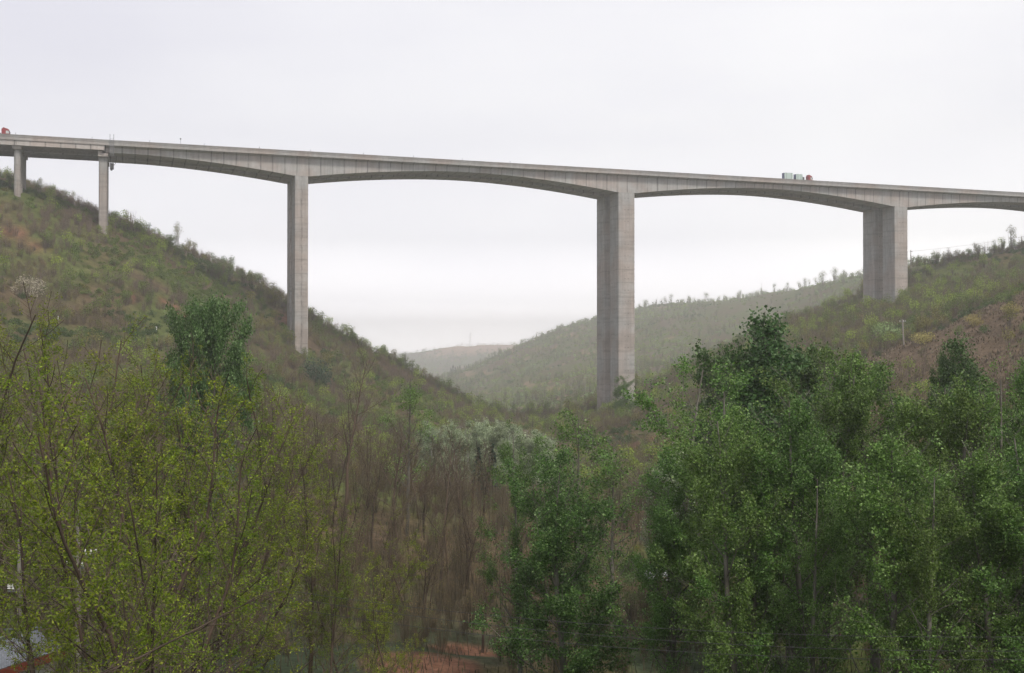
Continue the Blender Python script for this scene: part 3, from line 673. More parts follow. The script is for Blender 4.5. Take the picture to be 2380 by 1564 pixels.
ORD = ['first', 'second', 'third', 'fourth', 'fifth', 'sixth', 'seventh', 'eighth', 'ninth', 'tenth', 'eleventh', 'twelfth', 'thirteenth', 'fourteenth', 'fifteenth', 'sixteenth', 'seventeenth', 'eighteenth',
       'nineteenth', 'twentieth', 'twenty-first', 'twenty-second', 'twenty-third', 'twenty-fourth', 'twenty-fifth', 'twenty-sixth', 'twenty-seventh', 'twenty-eighth', 'twenty-ninth', 'thirtieth',
       'thirty-first', 'thirty-second', 'thirty-third', 'thirty-fourth', 'thirty-fifth', 'thirty-sixth', 'thirty-seventh', 'thirty-eighth', 'thirty-ninth', 'fortieth']
rg = random.Random(11)
# ---- left foreground locusts (front rank and back rank)
fr = [(-30,715,66),(35,690,66),(95,700,68),(330,800,66),(430,830,70),(215,800,60),(150,980,42),(70,1040,44),(130,765,64),(190,835,52),(255,900,38),(310,815,56),(395,850,62),(440,900,48),(520,890,66),(575,915,60),(655,1015,62),(722,990,68),(775,1150,64),(845,1200,66),(885,1320,58),(350,1010,40),(940,1480,56),
      (600,1150,48),(500,1030,44)]
for i, (x, y, Y) in enumerate(sorted(fr)):
    place('locust_tree', LOC[(i*5+i//3) % 6], x, y, Y, 'airy yellow-green budding tree, %s from the left in the foreground thicket' % ORD[i], group='yellow-green budding trees in the left foreground', lean=rg.uniform(-.06, .06), wscale=rg.uniform(.95, 1.25))
# ---- the old leaning tree whose limbs sweep across the lower left
def sweeping():
    rng = np.random.RandomState(91); q = P(-150, 1560, 31); g = Hs(q.x, q.y)-.3; h0 = q.z-g-1.0; br = []
    tr = np.array([[0, 0, 0], [.1, .1, h0*.35], [.05, .15, h0*.7], [.3, .1, h0]]); br.append((tr, np.array([.24, .21, .19, .17]), 0))
    for dx, dy, dz, Ln, r in ((1, .15, .04, 12, .07), (1, .4, .09, 13, .075), (1, 0, .15, 11, .06), (1, .5, .20, 9, .06), (-.8, .2, .5, 6, .07)):
        sp = dict(H=Ln, r=r, levels=4, forks=1, lean=0, step=[.8, .5, .35, .25], tip=[.14, .25, .3, .5], wander=[.07, .12, .15, .18], up=[.012, .05, .05, .04], n=[13, 8, 4], start=[.15, .15, .1],
                  ang=[42, 40, 40], angv=12, rr=[.45, .5, .55], len=[.26, .42, .42], shape=lambda t: 1.15-.8*t)
        b2 = grow(rng, sp); d = np.array([dx, dy, dz]); d /= np.linalg.norm(d); x_ = np.array([d[2], 0, -d[0]]); x_ /= np.linalg.norm(x_); y_ = np.cross(d, x_); M_ = np.stack([x_, y_, d], 1)
        br += [(p @ M_.T+tr[-1]-np.array([0, 0, .3]), r_, lv) for p, r_, lv in b2]
    tw = wood_mesh('leaning_trunk', br, (0, 1), {0: 8, 1: 5}, [(.035, .026, .020), (.095, .072, .056)], rng, .012)
    V1, F1 = tubes(br, (2, 3), {2: 3, 3: 3}, .0075); c1 = np.tile(np.array([.10, .075, .058]), (len(V1), 1))
    top = leafpts(rng, br, (2, 3), .8, .03, .3); c = np.repeat(top, 10, 0)+rng.normal(0, .06, (len(top)*10, 3)); V2, F2 = rhombi(rng, c, .085, .04); cc = colors(rng, len(c), [(.085, .145, .010), (.155, .235, .016), (.25, .32, .028)])
    me = mesh_np('leaning_crown', np.vstack([V1, V2]), [F1, F2+len(V1)], [TWIG, LEAF], np.vstack([c1, cc]), np.concatenate([np.zeros(len(F1)), np.ones(len(F2))]))
    e = empty('leaning_tree', (q.x, q.y, g)); obj('trunk', tw, e); obj('crown', me, e)
    tag(e, 'nearest dark tree whose long bare limbs sweep right across the bottom left corner', 'tree')
sweeping()
# ---- right foreground poplars
fr = [(1610,835,70),(1655,880,66),(1700,960,60),(1900,805,76),(1960,850,70),(2020,822,72),(1850,930,60),(2110,850,70),(2165,880,64),(2060,1010,54),(2230,905,62),(2300,880,66),(2350,850,62),(2410,820,66),(2160,1080,52),(1760,1080,60),(2290,1050,54),(1930,1090,58),(2400,1000,54),(1560,1130,68),(2480,840,66),(2560,870,62),(2650,850,68),(2520,1020,56)]
for i, (x, y, Y) in enumerate(sorted(fr)):
    place('poplar_tree', POP[(i*3+1) % 5], x, y, Y, 'bright green leafy poplar, %s from the left in the right-hand grove' % ORD[i], group='green poplars in the right foreground', wscale=rg.uniform(.92, 1.18), lean=rg.uniform(-.04, .04))
place('poplar_tree', DARKP[0], 1797, 728, 84, 'tallest dark green poplar of the right grove, its top reaching under the last pier', wscale=1.15)
place('poplar_tree', DARKP[1], 1720, 800, 86, 'dark green poplar just left of the tallest one in the right grove', wscale=.85)
place('poplar_tree', DARKP[1], 1850, 800, 88, 'dark green poplar just right of the tallest one in the right grove', wscale=.85)
place('poplar_tree', DARKP[0], 2250, 785, 96, 'dark green poplar standing out before the bare brown slope', wscale=1.0)
place('poplar_tree', DARKP[1], 2200, 820, 98, 'smaller dark poplar left of the one before the brown slope', wscale=.45)
# ---- centre
place('poplar_tree', BIGP, 1300, 1045, 72, 'broad dense green poplar alone in the bottom centre', wscale=1.12)
place('poplar_tree', POP[2], 1205, 985, 78, 'slender poplar top rising behind the left side of the broad centre poplar', wscale=.8)
place('poplar_tree', SPARSEP[0], 1345, 955, 95, 'thin poplar with pale bare limbs behind the broad centre poplar', wscale=1.15)
place('poplar_tree', SPARSEP[1], 1430, 1040, 92, 'half-leafed poplar behind the right side of the broad centre poplar', wscale=1.0)
place('poplar_tree', DARKP[1], 505, 690, 108, 'dark green twin-topped poplar rising above the left thicket', wscale=.66)
place('poplar_tree', DARKP[1], 450, 706, 110, 'dark green poplar joined to the left side of the twin-topped one', wscale=.6, rz=2.0)
place('poplar_tree', SPARSEP[1], 958, 880, 130, 'slender poplar with tufts of green among bare trees left of centre', wscale=.9)
place('bare_tree', BIGBARE[0], 825, 775, 128, 'tall leafless dark tree standing alone below the second tall pier', wscale=1.0)
place('bare_tree', BIGBARE[1], 640, 860, 130, 'leafless forked tree at the right edge of the left thicket', wscale=1.0)
place('bare_tree', BIGBARE[1], 930, 960, 120, 'leafless spreading tree under the slender tufted poplar', wscale=1.2)
place('bare_tree', BIGBARE[0], 1040, 965, 112, 'leafless spreading tree in front of the silvery poplars', wscale=1.1)
place('bare_tree', BIGBARE[1], 700, 900, 150, 'leafless tree between the left thicket and the tall lone bare tree', wscale=1.0)
sv_ = [(x, 985+rg.uniform(-8, 22)+max(0, (x-1150)*.25), 190+rg.uniform(-14, 20)) for x in range(985, 1290, 17)]+[(1545,1070,120),(1570,1050,122),(1600,1080,118),(1525,1100,121)]
for i, (x, y, Y) in enumerate(sorted(sv_)):
    place('silver_poplar', SILV[i % 3], x, y-6, Y, 'silvery white-green poplar, %s from the left in the pale stands behind the centre' % ORD[i], group='silvery poplars behind the centre', wscale=rg.uniform(.9, 1.25))
# ---- bare wood in the middle
bt = []
rr_ = random.Random(21)
for i in range(400):
    Y = rr_.uniform(84, 215); x = rr_.uniform(300, 1600); q = P(x, 800, Y); m1_, _ = soilmask(np.array([q.x]), np.array([q.y]))
    if m1_[0] > .5: continue
    if 1180 < x < 1500 and Y > 150: continue
    if all(math.hypot(q.x-a[2], q.y-a[3]) > 2.7 for a in bt): bt.append((x, Y, q.x, q.y, rr_.uniform(6.0, 10.5)))
bt = sorted(bt)[:170]
for i, (x, Y, X_, Y_, hh) in enumerate(bt):
    z = ('under the left hill, behind the left thicket' if x < 560 else 'below the dark twin-topped poplar' if x < 700 else 'around the tall lone bare tree' if x < 900 else
         'in front of the silvery poplars' if x < 1130 else 'behind the broad centre poplar' if x < 1330 else 'between the centre poplar and the right grove')
    sz = 'tall' if hh > 9 else ('medium' if hh > 7.5 else 'short'); dp = 'front' if Y < 105 else ('middle' if Y < 150 else 'back')
    ln = rr_.uniform(-.08, .08)
    place('bare_tree', BARE[i % 6], x, 0, Y, '%s slender leafless tree, %s rank, %s' % (sz, dp, z), group='slender bare trees '+z, hscale=hh, wscale=rr_.uniform(.85, 1.2), lean=ln)
for i in range(26):
    x = rr_.uniform(1520, 2450); Y = rr_.uniform(80, 130)
    place('bare_tree', BARE[i % 6], x, 0, Y, 'slender half-leafless tree standing among and behind the right-hand poplars', group='slender trees behind the right poplars', hscale=rr_.uniform(7, 11), lean=rr_.uniform(-.08, .08))

# ------------------------------------------------------------------ hillside vegetation prototypes (numpy)
def clump(rng, n_, rx, rz_, zc, ln, wd, lobes=5, upb=0.0):
    c0 = rng.normal(0, 1, (lobes, 3)); c0 /= np.linalg.norm(c0, axis=1)[:, None]; c0 *= .5
    k = rng.randint(0, lobes, n_); d = rng.normal(0, 1, (n_, 3)); d /= np.linalg.norm(d, axis=1)[:, None]; d *= rng.rand(n_, 1)**.45*.58
    c = (c0[k]+d)*np.array([rx, rx, rz_]); c[:, 2] += zc; c[:, 2] = np.abs(c[:, 2])
    return rhombi(rng, c, ln, wd, upb)
def fanstems(rng, n_, H, spread, wd):
    a = rng.rand(n_)*6.28; lean = rng.rand(n_)**.7*spread; h = H*rng.uniform(.5, 1, n_)
    b0 = np.stack([np.cos(a)*.25*lean*H, np.sin(a)*.25*lean*H, np.zeros(n_)], 1); tp = np.stack([np.cos(a)*lean*H*.8, np.sin(a)*lean*H*.8, h], 1)
    st = rng.uniform(0, .45, (n_, 1)); b0 = b0+(tp-b0)*st
    q = rng.normal(0, 1, (n_, 3)); u = tp-b0; v = np.cross(u, q); v /= np.linalg.norm(v, axis=1)[:, None]; v *= wd/2
    V_ = np.stack([b0-v, b0+v, tp+v*.35, tp-v*.35], 1).reshape(-1, 3); return V_, np.arange(n_*4).reshape(-1, 4)
def join(parts):
    Vs, Fs, Cs, Ms = [], [], [], []; b_ = 0
    for (V_, F_), c, m in parts:
        Vs.append(V_); Fs.append(F_+b_); b_ += len(V_); Cs.append(c); Ms.append(np.full(len(F_), m))
    return np.vstack(Vs), np.vstack(Fs), np.vstack(Cs), np.concatenate(Ms)
def P_shrub(seed, n_=130, leaf=.42):
    n_ = int(n_*1.4); leaf *= .85
    rng = np.random.RandomState(seed); a = clump(rng, n_, 1.6, 1.05, .8, leaf, leaf*.7, 6); s = fanstems(rng, 10, 1.5, .7, .06)
    return join([(s, np.tile([.15, .115, .09], (40, 1)), 0), (a, colors(rng, n_, [(.6,)*3, (1.,)*3, (1.5,)*3]), 1)])
def P_sap(seed, leafy=50, n_=46):
    rng = np.random.RandomState(seed); s = fanstems(rng, n_, 4.2, .42, .06); leafy = int(leafy*1.6); a = clump(rng, leafy, 1.5, 1.8, 2.2, .25, .17, 7)
    return join([(s, np.tile([.17, .13, .105], (n_*4, 1))*rng.uniform(.75, 1.3, (n_*4, 1)), 0), (a, colors(rng, leafy, [(.6,)*3, (1.,)*3, (1.4,)*3]), 1)])
def P_tree(seed, n_=170):
    rng = np.random.RandomState(seed); s = fanstems(rng, 22, 6.2, .25, .10); n_ = int(n_*1.5); a = clump(rng, n_, 2.3, 2.1, 3.9, .36, .26, 9)
    return join([(s, np.tile([.14, .11, .09], (88, 1)), 0), (a, colors(rng, n_, [(.6,)*3, (1.,)*3, (1.45,)*3]), 1)])
def P_con(seed):
    rng = np.random.RandomState(seed); n_ = 170; h = rng.rand(n_)**.8; a = rng.rand(n_)*6.28; rad = (1-h)*1.25*rng.rand(n_)**.5
    c = np.stack([np.cos(a)*rad, np.sin(a)*rad, .4+h*4.2], 1); q = rhombi(rng, c, .5, .2, 0, np.stack([np.cos(a), np.sin(a), -.25*np.ones(n_)], 1)); s = fanstems(rng, 3, 4.3, .02, .14)
    return join([(s, np.tile([.07, .055, .045], (12, 1)), 0), (q, colors(rng, n_, [(.6,)*3, (1.,)*3, (1.3,)*3]), 1)])
KIND = {'shrub': [P_shrub(400+i) for i in range(4)], 'sapling': [P_sap(410+i, 36+14*i) for i in range(4)], 'tree': [P_tree(420+i) for i in range(4)], 'conifer': [P_con(430+i) for i in range(2)]}
LO = {'shrub': [P_shrub(440+i, 46, .75) for i in range(3)], 'sapling': [P_sap(444+i, 26, 20) for i in range(3)], 'tree': [P_tree(448+i, 70) for i in range(3)]}
NEAR = {'shrub': [P_shrub(500+i, 520, .15) for i in range(3)], 'sapling': [P_sap(504+i, 150, 90) for i in range(3)], 'tree': [P_tree(508+i, 170) for i in range(3)]}
for i in range(3):
    r_ = np.random.RandomState(520+i); nl = 40+60*i
    NEAR['sapling'][i] = join([(fanstems(r_, 95, 4.8, .30, .035), np.tile([.115, .095, .062], (380, 1))*r_.uniform(.6, 1.25, (380, 1)), 0), (clump(r_, nl, 1.1, 1.8, 2.8, .13, .08, 7), colors(r_, nl, [(.6,)*3, (1.,)*3, (1.4,)*3]), 1)])
    NEAR['tree'][i] = join([(fanstems(r_, 80, 6.2, .25, .045), np.tile([.16, .11, .08], (320, 1))*r_.uniform(.6, 1.25, (320, 1)), 0), (clump(r_, 420, 1.7, 2.2, 4.3, .14, .10, 9), colors(r_, 420, [(.6,)*3, (1.,)*3, (1.45,)*3]), 1)])
KL = {0: KIND, 1: LO, 2: NEAR}
PALG = {'green': (.145, .215, .052), 'dark': (.080, .138, .046), 'lime': (.235, .330, .055), 'olive': (.205, .205, .055), 'rust': (.230, .170, .080), 'mauve': (.195, .155, .112), 'pale': (.26, .37, .15)}
rs = np.random.RandomState(77)
def scatter(n_, Y0, Y1, x0=-330, x1=2900):
    # uniform over ground area inside the visible wedge
    Y = np.sqrt(rs.uniform(Y0**2, Y1**2, n_)); x = rs.uniform(x0, x1, n_); return (x-1190)/F*Y, Y
def veg_fields(X, Y):
    a = fbm(X/34+3, Y/48+7, 4); b_ = fbm(X/15+30, Y/22+2, 3); c = fbm(X/60+9, Y/60+70, 3); return a, b_, c
pieces = []      # (kind, variant, X, Y, scale, rz, palette name)
def sow(n_, Y0, Y1, smin, smax, lod):
    X, Y = scatter(n_, Y0, Y1); m_, k_ = soilmask(X, Y); a, b_, c = veg_fields(X, Y)
    keep = (rs.rand(n_) > m_*np.where(k_ > 1.5, 1.0, np.where(Y > 230, .86, .93))) & (np.hypot(X, Y) > Y0)
    zz_ = Hbase(X, Y); wob = fbm(X/40, Y/40, 3)*9; far_ = Y > 640
    per = np.where(far_, 15.0, 8.5); fr_ = np.mod((zz_+wob)/per, 1); keep &= ~((fr_ < np.where(far_, .17, .14)) & (fbm(X/50+8, Y/50, 2) > np.where(far_, .40, .52)) & (Y > 300))   # bare terrace lips
    keep &= ~(far_ & (fbm(X/90+50, Y/120+20, 3) < .36) & (rs.rand(n_) < .8))
    # stay off the bridge piers
    for s in (S0, S1, S2, S3, S4):
        for t0 in (4, 17.3):
            p = BP(s, t0, 0); ds = (X-p.x)*bvec.x+(Y-p.y)*bvec.y; dt = (X-p.x)*tvec.x+(Y-p.y)*tvec.y; keep &= ~((np.abs(ds) < 3.6) & (np.abs(dt) < 4.6))
    X, Y, a, b_, c = X[keep], Y[keep], a[keep], b_[keep], c[keep]; n2_ = len(X)
    right = X > .02*Y
    u = rs.rand(n2_)
    for i in range(n2_):
        ai, bi, ci, ui = a[i], b_[i], c[i], u[i]
        if bi+.1*(ui-.5) > .56: kd = 'shrub'; pal = 'dark' if ai < .48 else 'green'
        elif bi > .47: kd = 'sapling' if ui < .6 else 'tree'; pal = ('olive', 'green', 'lime')[0 if ai < .44 else (1 if ai < .51 else 2)]
        else: kd = 'sapling'; pal = ('mauve', 'rust', 'olive')[0 if ci < .42 else (1 if ci < .48 else 2)]
        if ui > .95: kd = 'tree'; pal = 'green' if ai < .55 else 'lime'
        if ui < .04: kd = 'shrub'; pal = 'olive'
        if right[i] and 230 < Y[i] < 620 and pal in ('mauve', 'rust') and ui < .72: pal = ('olive', 'green', 'lime', 'olive')[int(ui*97) % 4]; kd = 'tree' if ui > .6 else kd
        if Y[i] > 620 and pal in ('mauve', 'rust') and ui < .5: pal = 'green'
        if Y[i] < 200 and X[i] < .06*Y[i] and ui < .9: kd = 'sapling'; pal = ('mauve', 'rust', 'olive')[int(ui*77) % 3]
        if Y[i] > 640: kd = 'shrub' if ui < .72 else 'tree'; pal = ('dark', 'olive', 'green', 'green', 'pale', 'lime')[int(min(5, max(0, (ai-.30)*15+ui*1.6)))]
        pieces.append((lod, kd, X[i], Y[i], smin+(smax-smin)*rs.rand()**1.5*(1.0), rs.rand()*6.28, pal))
sow(1850, 78, 170, .35, .95, 2)
sow(5700, 170, 300, .45, 1.0, 0)
sow(16500, 300, 470, .42, 1.05, 0)
sow(11500, 470, 640, .45, 1.1, 0)
sow(62000, 640, 2400, .8, 1.6, 1)
sow(18000, 2400, 4600, 1.6, 3.0, 1)
PX = np.array([p[2] for p in pieces]); PY = np.array([p[3] for p in pieces]); PZ = Hf(PX, PY)-.1
# apparent size decides which ones become things of their own
app = np.array([p[4]*(3 if p[1] == 'shrub' else 6)/p[3] for p in pieces])
vis_y = 782-(PZ/PY-PITCH)*F; PXI = 1190+PX/PY*F
hid = ((PXI < 900) & (PY < 200)) | (PXI > 1600) & (PY < 190) | (vis_y > 1600) | (PXI < -20) | (PXI > 2400)
order = np.argsort(-(app-1000*hid))
indiv = {'shrub': [], 'sapling': [], 'tree': []}; is_ind = np.zeros(len(pieces), bool)
for i in order:
    kd = pieces[i][1]
    if pieces[i][0] in (0, 2) and len(indiv[kd]) < 300 and not hid[i]: indiv[kd].append(i); is_ind[i] = True
NAMES = {'shrub': ('hillside_shrub', 'shrub'), 'sapling': ('hillside_sapling', 'sapling'), 'tree': ('hillside_tree', 'tree')}
LOOK = {'green': 'green', 'dark': 'dark green', 'lime': 'light yellow-green', 'olive': 'olive', 'rust': 'rusty brown', 'mauve': 'greyish brown', 'pale': 'pale green'}
protome = {}
def get_me(kd, v, pal, lod=0):
    v = v % len(KL[lod][kd]); key = (kd, v, pal, lod)
    if key not in protome:
        V_, F_, C_, M_ = KL[lod][kd][v]; c = C_.copy(); lv = np.repeat(M_, 4) == 1; c[lv] = c[lv]*np.array(PALG[pal])*1.12
        protome[key] = mesh_np(NAMES.get(kd, (kd,))[0], V_, [F_], [TWIG, SCRUB], c, M_)
    return protome[key]
def where(x, Y):
    if Y < 230:
        for lim, w_ in ((420, 'left of the dark twin-topped poplar'), (600, 'below the dark twin-topped poplar'), (760, 'below the first tall pier'), (900, 'beside the tall lone bare tree'), (1000, 'left of the silvery poplars'),
                        (1180, 'above the silvery poplars'), (1330, 'behind the broad centre poplar'), (1500, 'below the middle tall pier'), (1800, 'behind the left edge of the right grove'), (2100, 'behind the tallest right-hand poplar')):
            if x < lim: return w_
        return 'below the bare brown slope'
    up = 'high' if Y > 380 else ('halfway' if Y > 300 else 'low')
    for lim, w_ in ((140, 'on the hillside under the leftmost column'), (300, 'on the left hillside below the joint pier'), (500, 'on the left hillside below the lone skyline tree'), (665, 'on the hillside left of the first tall pier'),
                    (900, 'on the spur right of the first tall pier'), (1200, 'on the tail of the left spur'), (1380, 'left of the middle tall pier'), (1560, 'at the foot of the middle tall pier'), (1800, 'right of the middle tall pier'),
                    (2000, 'left of the last pier'), (2130, 'below the last pier'), (2260, 'right of the last pier')):
        if x < lim: return up+' '+w_
    return up+' on the slope at the right edge'
for kd, lst in indiv.items():
    for i in lst:
        lod, _, X_, Y_, s, rz, pal = pieces[i]; nm, cat = NAMES[kd]
        o_ = obj(nm, get_me(kd, int(rz*10) % 4, pal, lod), None, (X_, Y_, PZ[i]), rz, s); wh = where(PXI[i], Y_)
        word = {'shrub': 'rounded', 'sapling': 'many-stemmed', 'tree': 'round-crowned'}[kd]; word = ('large ' if s > .8 else 'small ' if s < .62 else '')+word
        tag(o_, '%s %s %s %s' % (word, LOOK[pal], cat, wh), cat, '%ss %s' % (LOOK[pal]+' '+cat, wh))
# everything else, merged as ground cover
buf = {0: [[], [], [], [], 0], 1: [[], [], [], [], 0], 2: [[], [], [], [], 0]}
from collections import defaultdict
grp = defaultdict(list)
for i, p in enumerate(pieces):
    if is_ind[i]: continue
    lod, kd = p[0], p[1]; v = int(p[5]*10) % len(KL[lod][kd]); grp[(lod, kd, v)].append(i)
for (lod, kd, v), idx in grp.items():
    V_, F_, C_, M_ = KL[lod][kd][v]; idx = np.array(idx); n_ = len(idx)
    s = np.array([pieces[i][4] for i in idx]); rz = np.array([pieces[i][5] for i in idx]); pc = 1.12*np.array([PALG[pieces[i][6]] for i in idx])*rs.uniform(.8, 1.25, (n_, 1))
    c_, s_ = np.cos(rz), np.sin(rz); X_ = (V_[None, :, 0]*c_[:, None]-V_[None, :, 1]*s_[:, None])*s[:, None]+PX[idx][:, None]; Y_ = (V_[None, :, 0]*s_[:, None]+V_[None, :, 1]*c_[:, None])*s[:, None]+PY[idx][:, None]
    Z_ = V_[None, :, 2]*(s*rs.uniform(.8, 1.25, n_))[:, None]+PZ[idx][:, None]; W = np.stack([X_, Y_, Z_], -1).reshape(-1, 3)
    lv = np.repeat(M_, 4) == 1; cc = np.tile(C_[None], (n_, 1, 1)); cc[:, lv] *= pc[:, None, :]
    FF = (F_[None]+(np.arange(n_)*len(V_))[:, None, None]).reshape(-1, 4)
    t_ = buf[lod]; t_[0].append(W); t_[1].append(FF+t_[4]); t_[2].append(cc.reshape(-1, 3)); t_[3].append(np.tile(M_, n_)); t_[4] += len(W)
for lod, nm, lab in ((2, 'valley_brush', 'brown leafless brush between the trees on the near valley floor'), (0, 'hillside_scrub', 'mixed green and brown scrub and saplings covering the hillsides around the piers'), (1, 'distant_scrub', 'hazy green scrub covering the far hills beyond the bridge')):
    t_ = buf[lod]
    if not t_[0]: continue
    me = mesh_np(nm, np.vstack(t_[0]), [np.vstack(t_[1])], [TWIG, SCRUB], np.vstack(t_[2]), np.concatenate(t_[3]))
    print(nm, len(me.polygons)); tag(obj(nm, me), lab, 'scrub', kind='stuff')
# undergrowth twigs and grass tufts on the valley floor
rng = np.random.RandomState(5); n_ = 26000
X_, Y_ = scatter(n_, 55, 190); Z_ = Hf(X_, Y_); h = rng.uniform(.3, 1.5, n_)*np.clip(fbm(X_/5, Y_/5, 2)*2-.2, .25, 1.3)
a = rng.rand(n_)*6.28; tp = np.stack([X_+np.cos(a)*h*.35, Y_+np.sin(a)*h*.35, Z_+h], 1); b0 = np.stack([X_, Y_, Z_-.05], 1); v = np.stack([np.cos(a+1.57), np.sin(a+1.57), np.zeros(n_)], 1)*.035
W = np.stack([b0-v, b0+v, tp+v*.4, tp-v*.4], 1).reshape(-1, 3); cc = colors(rng, n_, [(.10, .07, .05), (.075, .06, .04), (.05, .07, .03)])
tag(obj('undergrowth', mesh_np('undergrowth', W, [np.arange(n_*4).reshape(-1, 4)], TWIG, cc)), 'brown stalks and grass tufts covering the valley floor under the trees', 'undergrowth', kind='stuff')
n_ = 16000; X_, Y_ = scatter(n_, 180, 330, 1900, 2500); m_, k_ = soilmask(X_, Y_); kp = m_ > .4; X_, Y_ = X_[kp], Y_[kp]; n_ = len(X_); Z_ = Hf(X_, Y_); h = rng.uniform(.15, .6, n_); a = rng.rand(n_)*6.28
b0 = np.stack([X_, Y_, Z_-.05], 1); tp = b0+np.stack([np.cos(a)*h*.5, np.sin(a)*h*.5, h], 1); v = np.stack([np.cos(a+1.57), np.sin(a+1.57), np.zeros(n_)], 1)*.16
W = np.stack([b0-v, b0+v, tp+v*.4, tp-v*.4], 1).reshape(-1, 3); cc = colors(rng, n_, [(.12, .088, .058), (.21, .16, .11), (.10, .10, .05)])
tag(obj('dry_grass', mesh_np('dry_grass', W, [np.arange(n_*4).reshape(-1, 4)], TWIG, cc)), 'dry brown grass tufts on the bare slope at the right', 'dry grass', kind='stuff')

# ---- named hill plants
KIND['shrub'] += [P_shrub(460+i, 900, .17) for i in range(4)]; KIND['tree'] += [P_tree(470+i, 750) for i in range(4)]
KIND['tree'][4:] = [join([(fanstems(np.random.RandomState(480+i), 26, 6.2, .2, .07), np.tile([.14, .11, .09], (104, 1)), 0), (clump(np.random.RandomState(484+i), 420, 1.9, 2.2, 4.3, .24, .17, 9), colors(np.random.RandomState(i), 420, [(.6,)*3, (1.,)*3, (1.45,)*3]), 1)]) for i in range(4)]
BASE = {68: 693, 738: 900, 2258: 762, 2355: 728, 2145: 800, 2055: 800}
def plant(name, kd, v, pal, x, y_top, Y, label, cat, sw=1.0, group=None, colr=None):
    if x in BASE: Y = hit(x, BASE[x], 150.)[1]
    q = P(x, y_top, Y); g = Hs(q.x, q.y)-.1; Hn = {'shrub': 1.95, 'sapling': 4.6, 'tree': 6.4, 'conifer': 4.7}[kd]
    v = v % 4+4 if kd in ('shrub', 'tree') else v
    s = max(.25, (q.z-g)/Hn); o_ = obj(name, get_me(kd, v, pal), None, (q.x, q.y, g), x*1.7, (s*sw, s*sw, s)); return tag(o_, label, cat, group)
PALG['bloom'] = (.36, .33, .25); PALG['gold'] = (.38, .35, .12); PALG['fir'] = (.035, .062, .040); PALG['blue'] = (.055, .095, .060); PALG['fresh'] = (.10, .19, .07)
plant('flowering_shrub', 'shrub', 0, 'bloom', 68, 636, 300, 'whitish blossoming shrub on the left hillside', 'shrub', 1.0)
plant('round_tree', 'shrub', 1, 'blue', 738, 822, 290, 'dense bluish-green rounded tree right of the first tall pier foot', 'tree', .75)
plant('golden_shrub', 'shrub', 2, 'gold', 2258, 727, 285, 'golden yellow shrub on the top edge of the bare brown slope', 'shrub', 1.1)
plant('golden_shrub', 'shrub', 3, 'gold', 2355, 698, 285, 'golden yellow shrub at the right edge of the picture above the brown slope', 'shrub', 1.1)
plant('golden_shrub', 'shrub', 1, 'gold', 2145, 765, 288, 'small yellowish shrub right of the pole on the brown slope', 'shrub', 1.3)
plant('pale_shrub', 'shrub', 2, 'pale', 2055, 742, 300, 'pale green rounded shrub left of the pole above the brown slope', 'shrub', 1.0)
place('poplar_tree', BIGP, 1449, 874, 375, 'fresh green young poplar in front of the foot of the middle tall pier', wscale=1.25)
plant('skyline_tree', 'tree', 1, 'olive', 412, 515, 452, 'lone airy tree on the left skyline under the long side span', 'tree', .7)
plant('skyline_tree', 'tree', 0, 'olive', 2350, 522, 505, 'tall airy tree on the skyline at the right edge', 'tree', .8)
for i, (x, y, Y) in enumerate([(95,412,408),(305,482,436),(345,515,440),(450,556,452),(485,577,458),(520,592,466),(560,622,474),(600,640,480),(20,402,405),(170,442,420),(640,655,488),(270,488,430)]):
    plant('skyline_tree', ['tree', 'sapling'][i % 3 == 1], i % 4, ['olive', 'mauve', 'fresh'][i % 3], x, y, Y, 'small airy tree on the left skyline, %s of the lone one' % ('left' if x < 412 else 'right'), 'tree', .9, 'small trees along the left skyline')
for i, (x, y, Y) in enumerate([(2135,590,530),(2180,572,524),(2205,575,520),(2240,578,518),(2265,562,515),(2290,552,512),(2310,555,511),(2375,540,508),(2150,600,528),(2330,560,509)]):
    plant('skyline_tree', ['tree', 'sapling'][i % 2], i % 4, ['green', 'olive', 'mauve'][i % 3], x, y, Y, 'small airy tree on the skyline right of the last pier', 'tree', .8, 'small trees along the right skyline')
for i, (x, y, Y) in enumerate([(1912,628,880),(1940,620,870),(1960,625,860),(1980,630,840),(1830,655,960),(1800,658,980),(1720,672,1030),(1640,676,1060),(1600,685,1070),(1560,682,1080),(1545,688,1080),(1500,692,1090),(1870,645,930)]):
    plant('distant_tree', 'tree', i % 4, 'green', x, y, Y, 'tiny hazy tree on the far ridge left of the last pier', 'tree', 1.0, 'tiny trees along the far right ridge')
for i, (x, y, Y) in enumerate([(1025,888,556),(1062,906,560),(905,822,532),(985,872,548),(1100,948,568),(1128,962,574),(1150,975,580),(870,806,524)]):
    plant('small_conifer', 'conifer', i % 2, 'fir', x, y, Y, 'small dark conifer on the crest of the left spur, %s counting downhill' % ORD[[7,0,0,0,0,0,0,0][0]*0+[3,4,1,2,5,6,7,0][i]], 'conifer', 1.0, 'dark conifers on the left spur')
for i, (x, y, Y) in enumerate([(1112,1038,165),(1145,1030,168)]):
    plant('young_pine', 'conifer', i % 2, 'fir', x, y, Y, ['dark young pine before the silvery poplars, the left of the pair', 'dark young pine before the silvery poplars, the right of the pair'][i], 'pine', .75, 'pair of dark young pines')
for i in range(16):
    x = 1048+i*5.2; plant('distant_conifer', 'conifer', i % 2, 'fir', x, 852+rg.uniform(-5, 6)-(6 if 5 < i < 12 else 0), 1085+rg.uniform(-8, 8), 'hazy conifer in the dark stand on the distant slope in the valley', 'conifer', 1.1, 'conifer stand on the distant slope')

